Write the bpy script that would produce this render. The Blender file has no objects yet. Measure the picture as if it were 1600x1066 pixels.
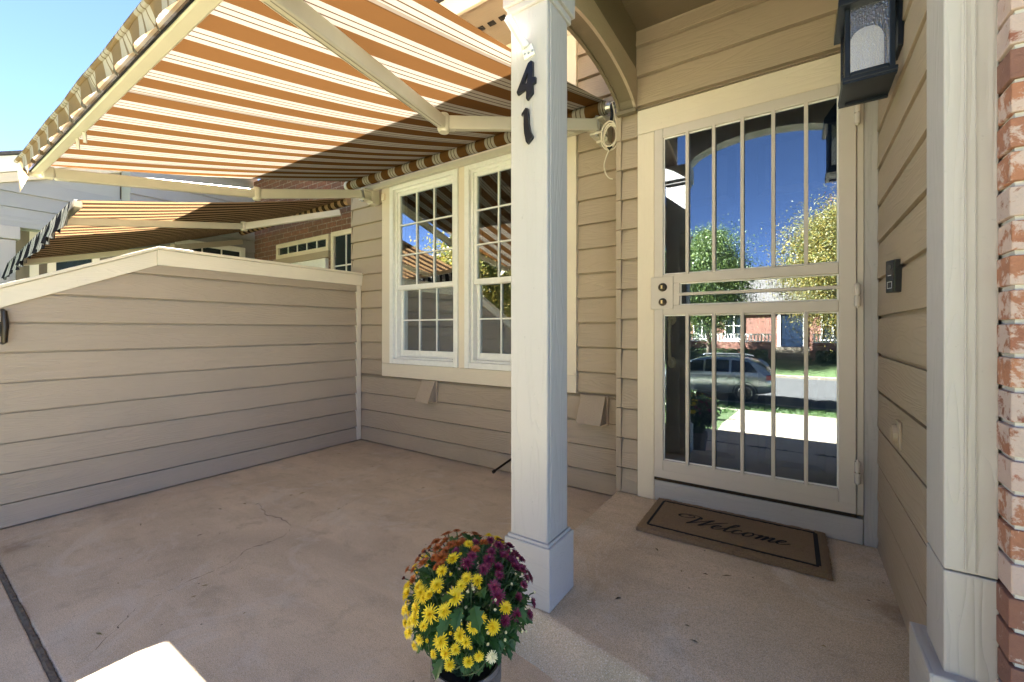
import bpy, bmesh, math, random
from mathutils import Vector, Matrix
R = math.radians
rnd = random.Random(41)
sc = bpy.context.scene
col = sc.collection

# ------------------------------------------------------------------ camera
cam = bpy.data.cameras.new('camera')
cam.sensor_width = 36.0
cam.lens = 14.96
cam.shift_y = -0.0106
cam.clip_start = 0.02
cam.clip_end = 1000
camo = bpy.data.objects.new('camera', cam)
camo.location = (0, 0, 1.14)
camo.rotation_euler = (R(90), 0, R(33.9))
col.objects.link(camo)
sc.camera = camo
# ------------------------------------------------------------------ sky, sun, exposure
SUN = Vector((-1.05, 0.47, 1.0)).normalized()          # towards the sun: left of the house, a little behind it
elev = math.asin(SUN.z)
azim = math.atan2(SUN.x, SUN.y)                        # clockwise from +Y
world = bpy.data.worlds.new('World')
sc.world = world
world.use_nodes = True
wn = world.node_tree
sky = wn.nodes.new('ShaderNodeTexSky')
sky.sky_type = 'NISHITA'
sky.sun_disc = False
sky.sun_elevation = elev
sky.sun_rotation = azim
sky.altitude = 1600
sky.air_density = 0.14
sky.dust_density = 0.0
sky.ozone_density = 1.2
bg = wn.nodes['Background']
wn.links.new(sky.outputs[0], bg.inputs[0])
bg.inputs[1].default_value = 0.05
sl = bpy.data.lights.new('sun', 'SUN')
sl.energy = 5.0
sl.angle = R(0.53)
sl.color = (1.0, 0.94, 0.85)
so = bpy.data.objects.new('sun', sl)
so.rotation_euler = (-SUN).to_track_quat('-Z', 'Y').to_euler()
so.location = (-20, 5, 20)
col.objects.link(so)
sc.view_settings.view_transform = 'Standard'
sc.view_settings.look = 'None'
sc.view_settings.gamma = 1.0
sc.view_settings.use_curve_mapping = False
sc.view_settings.exposure = 5.08
try:
    sc.cycles.max_bounces = 10
    sc.cycles.diffuse_bounces = 6
    sc.cycles.glossy_bounces = 5
    sc.cycles.transparent_max_bounces = 12
    sc.cycles.use_denoising = True
    sc.cycles.sample_clamp_indirect = 6
except Exception:
    pass

# ------------------------------------------------------------------ materials
class NT:
    def __init__(s, name):
        s.m = bpy.data.materials.new(name)
        s.m.use_nodes = True
        s.t = s.m.node_tree
        s.p = s.t.nodes['Principled BSDF']
        s.out = s.t.nodes['Material Output']
    def n(s, typ, **kw):
        x = s.t.nodes.new('ShaderNode' + typ)
        for k, v in kw.items():
            setattr(x, k, v)
        return x
    def l(s, a, b):
        s.t.links.new(a, b)
    def math(s, op, a, b=None, c=None):
        x = s.n('Math', operation=op)
        for i, v in enumerate((a, b, c)):
            if v is None:
                continue
            if isinstance(v, (int, float)):
                x.inputs[i].default_value = v
            else:
                s.l(v, x.inputs[i])
        return x.outputs[0]
    def mix(s, f, a, b):
        x = s.n('Mix', data_type='RGBA')
        for i, v in ((0, f), (6, a), (7, b)):
            if isinstance(v, (int, float)):
                x.inputs[i].default_value = v
            elif isinstance(v, tuple):
                x.inputs[i].default_value = (*v, 1)
            else:
                s.l(v, x.inputs[i])
        return x.outputs[2]
    def coords(s, scale=(1, 1, 1), rand=True, kind='Object'):
        tc = s.n('TexCoord')
        mp = s.n('Mapping')
        mp.inputs['Scale'].default_value = scale
        if rand:
            oi = s.n('ObjectInfo')
            cm = s.n('CombineXYZ')
            a = s.math('MULTIPLY', oi.outputs['Random'], 37.0)
            b = s.math('MULTIPLY', oi.outputs['Random'], 71.0)
            for i, v in enumerate((a, b, a)):
                s.l(v, cm.inputs[i])
            s.l(cm.outputs[0], mp.inputs['Location'])
        s.l(tc.outputs[kind], mp.inputs['Vector'])
        return mp.outputs[0]
    def noise(s, vec, scale, detail=3, rough=.5, dist=0.0):
        x = s.n('TexNoise')
        x.inputs['Scale'].default_value = scale
        x.inputs['Detail'].default_value = detail
        x.inputs['Roughness'].default_value = rough
        x.inputs['Distortion'].default_value = dist
        s.l(vec, x.inputs['Vector'])
        return x.outputs['Fac']
    def ramp(s, f, stops):
        x = s.n('ValToRGB')
        el = x.color_ramp.elements
        while len(el) < len(stops):
            el.new(.5)
        for e, (p, c) in zip(el, stops):
            e.position = p
            e.color = (*c, 1) if isinstance(c, tuple) else (c, c, c, 1)
        s.l(f, x.inputs[0])
        return x.outputs[0]
    def bump(s, h, strength=.3, dist=.01):
        x = s.n('Bump')
        x.inputs['Strength'].default_value = strength
        x.inputs['Distance'].default_value = dist
        s.l(h, x.inputs['Height'])
        s.l(x.outputs[0], s.p.inputs['Normal'])
    def set(s, color=None, rough=None, metal=None):
        if color is not None:
            if isinstance(color, tuple):
                s.p.inputs['Base Color'].default_value = (*color, 1)
            else:
                s.l(color, s.p.inputs['Base Color'])
        if rough is not None:
            s.p.inputs['Roughness'].default_value = rough
        if metal is not None:
            s.p.inputs['Metallic'].default_value = metal
        return s.m

def scl(c, k):
    return tuple(min(1, v * k) for v in c)

def plain(name, color, rough=.6, metal=0.0, var=.12, scale=30, bump=.1, bdist=.002):
    s = NT(name)
    v = s.coords()
    f = s.noise(v, scale, 4, .6)
    s.set(s.mix(f, scl(color, 1 - var), scl(color, 1 + var)), rough, metal)
    if bump:
        s.bump(f, bump, bdist)
    return s.m

def grain(name, color, axis, rough=.62, depth=.42, var=.07, rings=11.0, tone=.12):
    """painted cladding with an embossed wood grain that runs along one axis"""
    s = NT(name)
    sc3 = [9.0, 9.0, 9.0]
    sc3[axis] = 0.9
    v = s.coords(tuple(sc3))
    f = s.noise(v, 1.0, 2, .45, .25)
    r = s.math('SINE', s.math('MULTIPLY', f, rings * 6.283))
    r = s.math('POWER', s.math('ABSOLUTE', r), .6)
    sc4 = [60.0, 60.0, 60.0]
    sc4[axis] = 3.0
    f2 = s.noise(s.coords(tuple(sc4)), 1.0, 3, .6)
    amt = s.noise(s.coords((1.7, 1.7, 1.7)), 1.0, 1)
    amt = s.math('MULTIPLY', s.math('GREATER_THAN', amt, 0.0), amt)
    hgt = s.math('ADD', s.math('MULTIPLY', s.math('MULTIPLY', r, amt), 1.3), s.math('MULTIPLY', f2, .35))
    g = s.noise(s.coords((2.5, 2.5, 2.5)), 1.0, 4, .6)
    c0 = s.mix(g, scl(color, 1 - var), scl(color, 1 + var))
    spec = s.noise(s.coords((70, 70, 70)), 1.0, 2)
    oi = s.n('ObjectInfo')
    hv = s.n('HueSaturation')
    s.l(s.math('MULTIPLY_ADD', oi.outputs['Random'], .10, .95), hv.inputs['Value'])
    s.l(c0, hv.inputs['Color'])
    c1 = s.mix(s.ramp(spec, [(.70, 0.0), (.78, .35)]), hv.outputs[0], scl(color, .55))
    c1 = s.mix(s.math('MULTIPLY', s.math('SUBTRACT', 1.0, r), s.math('MULTIPLY', amt, tone)), c1, scl(color, .6))
    s.set(c1, rough)
    s.bump(hgt, depth, .004)
    return s.m

M = {}
SID = (0.385, 0.300, 0.210)
TRIM_WARM = (0.69, 0.595, 0.45)  # trim paint with the warm awning light worked into its colour
TRIM_COOL = (0.42, 0.39, 0.362)  # same paint on column and pilaster, cooler light put into its colour
for ax, nm in enumerate('xyz'):
    M['siding_' + nm] = grain('siding_paint_' + nm, SID, ax)
    M['cream_' + nm] = grain('cream_trim_paint_' + nm, TRIM_WARM, ax, depth=.22, tone=.05)
    M['white_' + nm] = grain('white_column_paint_' + nm, TRIM_COOL, ax, depth=.40, rings=7, tone=.03)
M['grey_siding'] = grain('pale_grey_siding', (.33, .33, .32), 1, depth=.15)
M['grey_siding_x'] = grain('pale_grey_siding_x', (.33, .33, .32), 0, depth=.15)
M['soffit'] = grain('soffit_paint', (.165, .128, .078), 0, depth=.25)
M['vinyl'] = plain('white_vinyl', (.78, .76, .70), .4, bump=.03)
M['door_metal'] = plain('beige_door_metal', (.56, .495, .415), .42, var=.05, scale=8, bump=.05)
M['awning_metal'] = plain('cream_awning_metal', (.52, .47, .37), .4, var=.08, scale=14, bump=.03)
M['navy'] = plain('navy_door_paint', (.010, .022, .048), .35, bump=.02)
M['bronze'] = plain('dark_bronze', (.05, .038, .028), .35, .8, bump=.05)
M['brass'] = plain('aged_brass', (.80, .62, .32), .3, .35, bump=.03)
M['lantern'] = plain('dark_blue_black_metal', (.012, .018, .028), .38, .3, var=.3, bump=.08)
M['number'] = plain('black_number_metal', (.012, .014, .02), .32, .4, bump=.06)
M['black'] = plain('black_plastic', (.012, .012, .013), .25, bump=.0)
M['steel'] = plain('zinc_steel', (.55, .55, .53), .35, .9, bump=.04)
M['cord'] = plain('cream_cord', (.68, .60, .46), .7, bump=.1)
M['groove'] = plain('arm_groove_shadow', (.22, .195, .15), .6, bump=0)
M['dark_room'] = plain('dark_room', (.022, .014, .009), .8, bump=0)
M['mortar'] = plain('mortar', (.50, .47, .43), .9, var=.18, scale=60, bump=.6, bdist=.004)
M['asphalt_shingle'] = plain('asphalt_shingle', (.10, .09, .085), .9, var=.35, scale=25, bump=.4)
M['tyre'] = plain('tyre', (.015, .015, .015), .8, bump=.1)
M['rim'] = plain('alloy_rim', (.6, .6, .6), .25, .9, bump=0)
M['carpaint'] = plain('silver_green_car_paint', (.42, .46, .46), .2, .6, var=.03, bump=0)
M['carglass'] = plain('car_glass', (.01, .012, .014), .05, bump=0)
M['taillight'] = plain('red_tail_light', (.35, .015, .02), .2, bump=0)
M['asphalt'] = plain('asphalt', (.055, .053, .052), .9, var=.25, scale=40, bump=.3)
M['bark'] = plain('bark', (.09, .065, .045), .9, var=.3, scale=20, bump=.6)
M['dirt'] = plain('joint_dirt', (.13, .10, .075), .95, var=.5, scale=90, bump=.8, bdist=.006)
M['stem'] = plain('plant_stem', (.05, .09, .03), .7, bump=0)
M['ink'] = plain('mat_ink', (.012, .009, .007), .95, var=.4, scale=300, bump=.5)
M['iron'] = plain('iron_black', (.01, .01, .011), .5, bump=0)
M['wood_mulch'] = plain('soil', (.035, .024, .016), .95, var=.4, scale=60, bump=.8)

def mk_concrete(name, base, warm):
    s = NT(name)
    v = s.coords((1, 1, 1), False)
    vs_ = s.coords((.8, 3.2, 1), False)
    a = s.noise(v, 1.1, 6, .66, .8)
    st = s.noise(vs_, 2.2, 5, .65, .5)                       # trowel sweep
    b = s.noise(v, 7, 5, .68, .3)
    g = s.noise(v, 340, 2, .8)
    g2 = s.noise(v, 95, 3, .75)
    c0 = s.mix(s.ramp(a, [(.30, 0.0), (.70, 1.0)]), scl(base, .74), scl(warm, 1.12))
    c0 = s.mix(s.math('MULTIPLY', s.ramp(st, [(.36, 1.0), (.55, 0.0)]), .38), c0, scl(base, .62))
    c1 = s.mix(s.math('MULTIPLY', s.ramp(b, [(.30, 1.0), (.46, 0.0)]), .55), c0, scl(base, .52))
    blo = s.noise(v, 2.1, 5, .72, 1.4)
    c2 = s.mix(s.math('MULTIPLY', s.ramp(blo, [(.54, 0.0), (.64, 1.0)]), .45), c1, (.74, .67, .58))
    c3 = s.mix(s.ramp(g, [(.34, .85), (.55, 0.0)]), c2, scl(base, .42))
    c3 = s.mix(s.ramp(g2, [(.30, .55), (.46, 0.0)]), c3, scl(base, .50))
    sp = s.noise(v, 300, 1, .5)
    c4 = s.mix(s.ramp(sp, [(.60, 0.0), (.70, .7)]), c3, (.80, .74, .66))
    vo = s.n('TexVoronoi')                                    # tan leaf and rust stains
    vo.inputs['Scale'].default_value = 1.15
    s.l(v, vo.inputs['Vector'])
    sn = s.math('ADD', vo.outputs['Distance'], s.math('MULTIPLY', s.noise(v, 14, 4, .7), .22))
    c5 = s.mix(s.math('MULTIPLY', s.ramp(sn, [(.15, 1.0), (.25, 0.0)]), .6), c4, (.20, .13, .08))
    vp = s.n('TexVoronoi')                                    # small dark pits
    vp.inputs['Scale'].default_value = 9
    s.l(v, vp.inputs['Vector'])
    c6 = s.mix(s.ramp(s.math('ADD', vp.outputs['Distance'], s.math('MULTIPLY', g2, .06)), [(.055, .8), (.075, 0.0)]), c5, (.10, .075, .055))
    s.set(c6, .9)
    s.bump(s.math('ADD', s.math('MULTIPLY', g, .5), s.math('MULTIPLY', b, .6)), .22, .002)
    return s.m
M['patio'] = mk_concrete('patio_concrete', (.70, .555, .395), (.71, .57, .41))
M['landing'] = mk_concrete('landing_concrete', (.69, .54, .37), (.70, .55, .385))
M['drive'] = mk_concrete('driveway_concrete', (.56, .50, .42), (.56, .51, .43))  # bright concrete for the added slabs that bounce sun to the porch
M['walk'] = mk_concrete('walk_concrete', (.25, .205, .145), (.26, .215, .15))

def mk_brick(name, dark=1.0, white=.45):
    s = NT(name)
    oi = s.n('ObjectInfo')
    base = s.ramp(oi.outputs['Random'], [(0.0, scl((.36, .115, .065), dark)), (.25, scl((.23, .085, .055), dark)), (.5, scl((.44, .19, .10), dark)), (.75, scl((.30, .13, .08), dark)), (1.0, scl((.20, .10, .075), dark))])
    v = s.coords((1, 1, 1))
    a = s.noise(v, 26, 5, .7, .4)
    b = s.noise(v, 90, 3, .7)
    c0 = s.mix(s.math('MULTIPLY', b, .6), base, (.12, .05, .035))
    thr = s.math('ADD', a, s.math('MULTIPLY', s.math('SUBTRACT', oi.outputs['Random'], .5), .34))
    c1 = s.mix(s.math('MULTIPLY', s.ramp(thr, [(white, 1.0), (white + .08, 0.0)]), .62), c0, (.55, .47, .42))
    s.set(c1, .9)
    s.bump(s.math('ADD', a, b), .7, .0035)
    return s.m
M['brick'] = mk_brick('whitewashed_red_brick')

def mk_brickwall(name, c1, c2, mort):
    s = NT(name)
    v = s.coords((1, 1, 1), False, 'UV')
    b = s.n('TexBrick')
    b.inputs['Color1'].default_value = (*c1, 1)
    b.inputs['Color2'].default_value = (*c2, 1)
    b.inputs['Mortar'].default_value = (*mort, 1)
    b.inputs['Scale'].default_value = 1.0
    b.inputs['Brick Width'].default_value = .21
    b.inputs['Row Height'].default_value = .07
    b.inputs['Mortar Size'].default_value = .006
    s.l(v, b.inputs['Vector'])
    n_ = s.noise(v, 30, 4, .7)
    s.set(s.mix(s.ramp(n_, [(.42, .55), (.6, 0.0)]), b.outputs['Color'], (.10, .055, .04)), .9)
    s.bump(s.math('ADD', b.outputs['Fac'], s.math('MULTIPLY', n_, -.8)), .6, .008)
    for nd in s.t.nodes:
        if nd.type == 'BUMP':
            nd.invert = True
    return s.m
M['far_brick'] = mk_brickwall('distant_brick', (.27, .12, .075), (.17, .09, .06), (.33, .27, .22))
M['house_brick'] = mk_brickwall('street_house_brick', (.36, .14, .09), (.28, .11, .075), (.40, .33, .28))

def mk_fabric(name, brown, cream, thin, period, phase, trans):
    """striped acrylic: light falls through it"""
    s = NT(name)
    tc = s.n('TexCoord')
    sp = s.n('SeparateXYZ')
    s.l(tc.outputs['Object'], sp.inputs[0])
    u = s.math('FRACT', s.math('ADD', s.math('DIVIDE', sp.outputs['X'], period), phase))
    x = s.n('ValToRGB')
    x.color_ramp.interpolation = 'CONSTANT'
    el = x.color_ramp.elements
    stops = [(0, brown), (.50, cream), (.632, thin), (.668, cream), (.798, thin), (.834, cream), (.975, brown)]
    while len(el) < len(stops):
        el.new(.5)
    for e, (p, c) in zip(el, stops):
        e.position = p
        e.color = (*c, 1)
    s.l(u, x.inputs[0])
    wv = s.noise(s.coords((30, 4, 30), False), 6, 3, .6)
    c = s.mix(s.math('MULTIPLY', wv, .32), x.outputs[0], scl(brown, .75))
    sm = s.math('FRACT', s.math('ADD', s.math('DIVIDE', sp.outputs['X'], period * 6), .462))
    sm = s.math('LESS_THAN', s.math('ABSOLUTE', s.math('SUBTRACT', sm, .5)), .011)
    c = s.mix(s.math('MULTIPLY', sm, .5), c, scl(brown, .45))
    d = s.n('BsdfDiffuse')
    t = s.n('BsdfTranslucent')
    m = s.n('MixShader')
    m.inputs[0].default_value = trans
    s.l(c, d.inputs[0])
    s.l(c, t.inputs[0])
    s.l(d.outputs[0], m.inputs[1])
    s.l(t.outputs[0], m.inputs[2])
    s.l(m.outputs[0], s.out.inputs['Surface'])
    return s.m
M['fabric'] = mk_fabric('tan_striped_awning_cloth', (.106, .050, .017), (.34, .305, .25), (.07, .048, .032), .187, .30, .13)
M['valance_cloth'] = mk_fabric('pale_valance_cloth', (.22, .155, .092), (.40, .375, .335), (.18, .14, .10), .187, .30, .2)
M['fabric_dark'] = mk_fabric('brown_black_awning_cloth', (.06, .036, .022), (.56, .34, .17), (.06, .045, .036), .125, .30, .13)  # neighbour's black and cream cloth; orange of sun shining through put in its colour
M['valance_dark'] = mk_fabric('black_striped_valance_cloth', (.02, .019, .022), (.42, .40, .37), (.05, .05, .05), .125, .30, .10)

def mk_glass(name, fac, tint=(1, 1, 1), coat=(.95, .97, 1)):
    s = NT(name)
    g = s.n('BsdfGlossy')
    g.inputs['Roughness'].default_value = 0.0
    g.inputs['Color'].default_value = (*coat, 1)
    t = s.n('BsdfTransparent')
    t.inputs[0].default_value = (*tint, 1)
    lw = s.n('LayerWeight')
    lw.inputs['Blend'].default_value = .35
    f = s.math('MULTIPLY_ADD', lw.outputs['Fresnel'], .55, fac)
    m = s.n('MixShader')
    s.l(f, m.inputs[0])
    s.l(t.outputs[0], m.inputs[1])
    s.l(g.outputs[0], m.inputs[2])
    s.l(m.outputs[0], s.out.inputs['Surface'])
    return s.m
M['door_glass'] = mk_glass('storm_door_glass', .15, (.75, .8, .85), (.84, .94, 1))
M['window_glass'] = mk_glass('window_glass', .15, (.8, .85, .85))
M['far_glass'] = plain('far_window_glass', (.02, .03, .035), .05, bump=0)

def mk_seeded():
    s = NT('seeded_lantern_glass')
    v = s.coords((1, 1, 1), False)
    vo = s.n('TexVoronoi')
    vo.inputs['Scale'].default_value = 170
    s.l(v, vo.inputs['Vector'])
    b = s.n('Bump')
    b.inputs['Strength'].default_value = .7
    b.inputs['Distance'].default_value = .002
    s.l(vo.outputs['Distance'], b.inputs['Height'])
    g = s.n('BsdfGlossy')
    g.inputs['Roughness'].default_value = .08
    s.l(b.outputs[0], g.inputs['Normal'])
    t = s.n('BsdfTransparent')
    t.inputs[0].default_value = (.86, .88, .88, 1)
    m = s.n('MixShader')
    m.inputs[0].default_value = .30
    s.l(t.outputs[0], m.inputs[1])
    s.l(g.outputs[0], m.inputs[2])
    s.l(m.outputs[0], s.out.inputs['Surface'])
    return s.m
M['seeded'] = mk_seeded()

def mk_frost():
    s = NT('frosted_lamp_sleeve')
    d = s.n('BsdfDiffuse')
    d.inputs[0].default_value = (.70, .71, .70, 1)
    t = s.n('BsdfTranslucent')
    t.inputs[0].default_value = (.9, .9, .88, 1)
    m = s.n('MixShader')
    m.inputs[0].default_value = .5
    s.l(d.outputs[0], m.inputs[1])
    s.l(t.outputs[0], m.inputs[2])
    gl = s.n('BsdfGlossy')
    gl.inputs['Roughness'].default_value = .28
    m2 = s.n('MixShader')
    m2.inputs[0].default_value = .3
    s.l(m.outputs[0], m2.inputs[1])
    s.l(gl.outputs[0], m2.inputs[2])
    m = m2
    em = s.n('Emission')
    em.inputs[0].default_value = (1, .93, .8, 1)
    em.inputs[1].default_value = .011
    ad = s.n('AddShader')
    s.l(m.outputs[0], ad.inputs[0])
    s.l(em.outputs[0], ad.inputs[1])
    s.l(ad.outputs[0], s.out.inputs['Surface'])
    return s.m
M['frost'] = mk_frost()

def mk_leaf(name, a, b, trans=.35, rough=.5):
    s = NT(name)
    gi = s.n('NewGeometry')
    c = s.mix(gi.outputs['Random Per Island'], a, b)
    s.set(c, rough)
    t = s.n('BsdfTranslucent')
    s.l(c, t.inputs[0])
    m = s.n('MixShader')
    m.inputs[0].default_value = trans
    s.l(s.p.outputs[0], m.inputs[1])
    s.l(t.outputs[0], m.inputs[2])
    s.l(m.outputs[0], s.out.inputs['Surface'])
    return s.m
M['mum_leaf'] = mk_leaf('mum_leaves', (.016, .060, .012), (.05, .13, .025), .2)
M['tree_green'] = mk_leaf('green_tree_leaves', (.05, .10, .02), (.13, .17, .035))
M['tree_gold'] = mk_leaf('turning_tree_leaves', (.10, .13, .03), (.28, .20, .04))
M['tree_rust'] = mk_leaf('rusty_tree_leaves', (.14, .10, .035), (.26, .12, .05))
M['hedge'] = mk_leaf('hedge_leaves', (.03, .06, .02), (.06, .10, .03))
M['grass'] = mk_leaf('grass_blades', (.045, .10, .02), (.08, .14, .035))
M['dead_leaf'] = mk_leaf('dry_leaf_bits', (.06, .04, .02), (.30, .22, .06), .1)
M['petal_y'] = mk_leaf('yellow_petals', (.78, .56, .015), (.86, .70, .03), .25)
M['petal_o'] = mk_leaf('orange_petals', (.30, .060, .010), (.50, .15, .02), .2)
M['petal_m'] = mk_leaf('magenta_petals', (.12, .008, .032), (.25, .022, .080), .2)
M['petal_w'] = mk_leaf('cream_petals', (.78, .72, .42), (.85, .80, .55), .2)
M['bud_r'] = mk_leaf('dark_red_buds', (.10, .02, .02), (.18, .04, .02), .1)

def mk_lawn():
    s = NT('lawn')
    v = s.coords((1, 1, 1), False)
    a = s.noise(v, 2.5, 4, .7)
    b = s.noise(v, 60, 3, .7)
    c = s.mix(a, (.055, .092, .024), (.088, .128, .038))
    s.set(s.mix(s.ramp(b, [(.35, .6), (.65, 0.0)]), c, (.025, .05, .012)), .95)
    s.bump(b, .8, .03)
    return s.m
M['lawn'] = mk_lawn()

def mk_coir():
    s = NT('coir_fibre')
    v = s.coords((1, 1, 1), False)
    a = s.noise(v, 420, 3, .8)
    b = s.noise(v, 14, 4, .7)
    c = s.mix(s.ramp(a, [(.3, 0.0), (.7, 1.0)]), (.14, .085, .042), (.50, .34, .19))
    s.set(s.mix(s.math('MULTIPLY', b, .4), c, (.11, .07, .035)), 1.0)
    s.bump(a, 1.0, .006)
    return s.m
M['coir'] = mk_coir()

def mk_pot():
    s = NT('grey_brown_pot')
    v = s.coords((1, 1, 1), False)
    b = s.noise(v, 40, 4, .7)
    s.set(s.mix(b, (.11, .09, .075), (.21, .18, .155)), .7)
    s.bump(b, .3, .002)
    return s.m
M['pot'] = mk_pot()

# ------------------------------------------------------------------ mesh builder
class MB:
    def __init__(s):
        s.v = []
        s.f = []
    def add(s, vs, fs):
        o = len(s.v)
        s.v += [tuple(p) for p in vs]
        s.f += [tuple(i + o for i in f) for f in fs]
        return s
    def box(s, x0, x1, y0, y1, z0, z1):
        vs = [(x0, y0, z0), (x1, y0, z0), (x1, y1, z0), (x0, y1, z0), (x0, y0, z1), (x1, y0, z1), (x1, y1, z1), (x0, y1, z1)]
        return s.add(vs, [(0, 3, 2, 1), (4, 5, 6, 7), (0, 1, 5, 4), (1, 2, 6, 5), (2, 3, 7, 6), (3, 0, 4, 7)])
    def prism(s, poly, axis, a, b):
        """2D outline (other two axes in xyz order) pushed from a to b along axis"""
        n = len(poly)
        def P(q, t):
            if axis == 0:
                return (t, q[0], q[1])
            if axis == 1:
                return (q[0], t, q[1])
            return (q[0], q[1], t)
        vs = [P(q, a) for q in poly] + [P(q, b) for q in poly]
        fs = [tuple(range(n))[::-1], tuple(range(n, 2 * n))]
        fs += [(i, (i + 1) % n, n + (i + 1) % n, n + i) for i in range(n)]
        return s.add(vs, fs)
    def bar(s, p0, p1, w, h, up=(0, 0, 1)):
        p0, p1 = Vector(p0), Vector(p1)
        d = (p1 - p0).normalized()
        sx = d.cross(Vector(up)).normalized() * (w / 2)
        sz = sx.cross(d).normalized() * (h / 2)
        vs = [p + a * sx + b * sz for p in (p0, p1) for a, b in ((-1, -1), (1, -1), (1, 1), (-1, 1))]
        return s.add(vs, [(0, 1, 2, 3), (7, 6, 5, 4), (0, 4, 5, 1), (1, 5, 6, 2), (2, 6, 7, 3), (3, 7, 4, 0)])
    def tube(s, pts, r, n=10, cap=True):
        pts = [Vector(p) for p in pts]
        rs = r if isinstance(r, (list, tuple)) else [r] * len(pts)
        prev = None
        vs = []
        for i, p in enumerate(pts):
            t = (pts[min(i + 1, len(pts) - 1)] - pts[max(i - 1, 0)]).normalized()
            if prev is None:
                a = t.orthogonal().normalized()
            else:
                a = (prev - t * prev.dot(t)).normalized()
            prev = a
            b = t.cross(a)
            for k in range(n):
                an = 2 * math.pi * k / n
                vs.append(p + (a * math.cos(an) + b * math.sin(an)) * rs[i])
        fs = []
        for i in range(len(pts) - 1):
            for k in range(n):
                fs.append((i * n + k, i * n + (k + 1) % n, (i + 1) * n + (k + 1) % n, (i + 1) * n + k))
        if cap:
            fs.append(tuple(range(n))[::-1])
            fs.append(tuple((len(pts) - 1) * n + k for k in range(n)))
        return s.add(vs, fs)
    def lathe(s, prof, c, n=32):
        vs = []
        for r, z in prof:
            for k in range(n):
                an = 2 * math.pi * k / n
                vs.append((c[0] + r * math.cos(an), c[1] + r * math.sin(an), c[2] + z))
        fs = []
        for i in range(len(prof) - 1):
            for k in range(n):
                fs.append((i * n + k, i * n + (k + 1) % n, (i + 1) * n + (k + 1) % n, (i + 1) * n + k))
        return s.add(vs, fs)
    def build(s, name, mat, parent=None, bevel=0.0, smooth=False, loc=None, seg=2):
        me = bpy.data.meshes.new(name)
        me.from_pydata(s.v, [], s.f)
        me.validate()
        me.materials.append(M[mat] if isinstance(mat, str) else mat)
        o = bpy.data.objects.new(name, me)
        col.objects.link(o)
        finish(o, parent, bevel, smooth, loc, seg)
        return o

def finish(o, parent=None, bevel=0.0, smooth=False, loc=None, seg=2):
    if smooth:
        for p in o.data.polygons:
            p.use_smooth = True
        if smooth != 'all':
            try:
                o.data.set_sharp_from_angle(angle=R(40))
            except Exception:
                pass
    if bevel:
        b = o.modifiers.new('soft_edges', 'BEVEL')
        b.width = bevel
        b.segments = seg
        b.limit_method = 'ANGLE'
        b.angle_limit = R(35)
    if parent is not None:
        o.parent = parent
        if parent.type == 'EMPTY':
            o.location = -parent.location
    if loc is not None:
        o.location = Vector(loc) - (parent.location if parent is not None and parent.type == 'EMPTY' else Vector((0, 0, 0)))

def thing(name, label, cat, loc=(0, 0, 0), group=None):
    o = bpy.data.objects.new(name, None)
    o.empty_display_size = .1
    col.objects.link(o)
    o.location = loc
    return tag(o, label, cat, group)

def tag(o, label, cat, group=None):
    o['label'] = label
    o['category'] = cat
    if group:
        o['group'] = group
    return o

def struct(o):
    o['kind'] = 'structure'
    return o

def boxo(name, mat, parent, dims, bevel=.003):
    return MB().box(*dims).build(name, mat, parent, bevel)

def calc_uv(o, ax):
    me = o.data
    uv = me.uv_layers.new(name='UVMap')
    for lp in me.loops:
        c = me.vertices[lp.vertex_index].co
        uv.data[lp.index].uv = (c[ax], c.z)

# lap board: a long wedge, thick at its foot, with a narrow shadow gap above it
GAP = .011
def lap_x(parent, x0, x1, yf, z0, z1, mat='siding_x', thin=.013, thick=.034, name='siding_board'):
    """board on a wall that faces -Y; yf = wall plane behind it"""
    return MB().prism([(yf - thick, z0), (yf, z0), (yf, z1 - GAP), (yf - thin, z1 - GAP)], 0, x0, x1).build(name, mat, parent, .0015)

def lap_y(parent, y0, y1, xf, sgn, z0, z1, mat='siding_y', thin=.012, thick=.034, name='siding_board', GAP=GAP):
    """board on a wall that faces sgn*X"""
    m = MB()
    poly = [(xf, z0), (xf + sgn * thick, z0), (xf + sgn * thin, z1 - GAP), (xf, z1 - GAP)]
    vs = [(q[0], y, q[1]) for y in (y0, y1) for q in poly]
    m.add(vs, [(0, 1, 2, 3), (7, 6, 5, 4), (0, 4, 5, 1), (1, 5, 6, 2), (2, 6, 7, 3), (3, 7, 4, 0)])
    return m.build(name, mat, parent, .0015)

# ================================================================== SETTING: ground, paving, street
def terrain_z(y):
    P = [(-400, -.3), (-60, -.3), (-33, -.5), (-25.0, -.9), (-23.05, -1.36), (-23.0, -1.52), (-11.45, -1.52), (-11.40, -1.36), (-9.2, -1.24), (-1.2, -.14), (0.2, -.08), (400, -.08)]
    for (a, za), (b, zb) in zip(P, P[1:]):
        if a <= y <= b:
            return za + (zb - za) * (y - a) / (b - a)
    return 0
ys = [-400, -60, -33, -25.0, -23.05, -23.0, -11.45, -11.40, -9.2, -1.2, .2, 12, 400]
m = MB()
for i in range(len(ys) - 1):
    z0, z1 = terrain_z(ys[i]), terrain_z(ys[i + 1])
    m.add([(-400, ys[i], z0), (400, ys[i], z0), (400, ys[i + 1], z1), (-400, ys[i + 1], z1)], [(0, 1, 2, 3)])
struct(m.build('ground', 'lawn'))
struct(MB().box(-200, 200, -22.75, -11.7, -1.60, -1.505).build('road', 'asphalt'))
for a, b in ((-23.0, -22.75), (-11.7, -11.45)):
    struct(MB().box(-200, 200, a, b, -1.62, -1.35).build('kerb', 'walk', bevel=.03))
struct(MB().prism([(-9.3, -1.30), (-9.3, -1.235), (-8.1, -1.070), (-8.1, -1.16)], 0, -60, 60).build('sidewalk', 'walk', bevel=.008))
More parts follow.
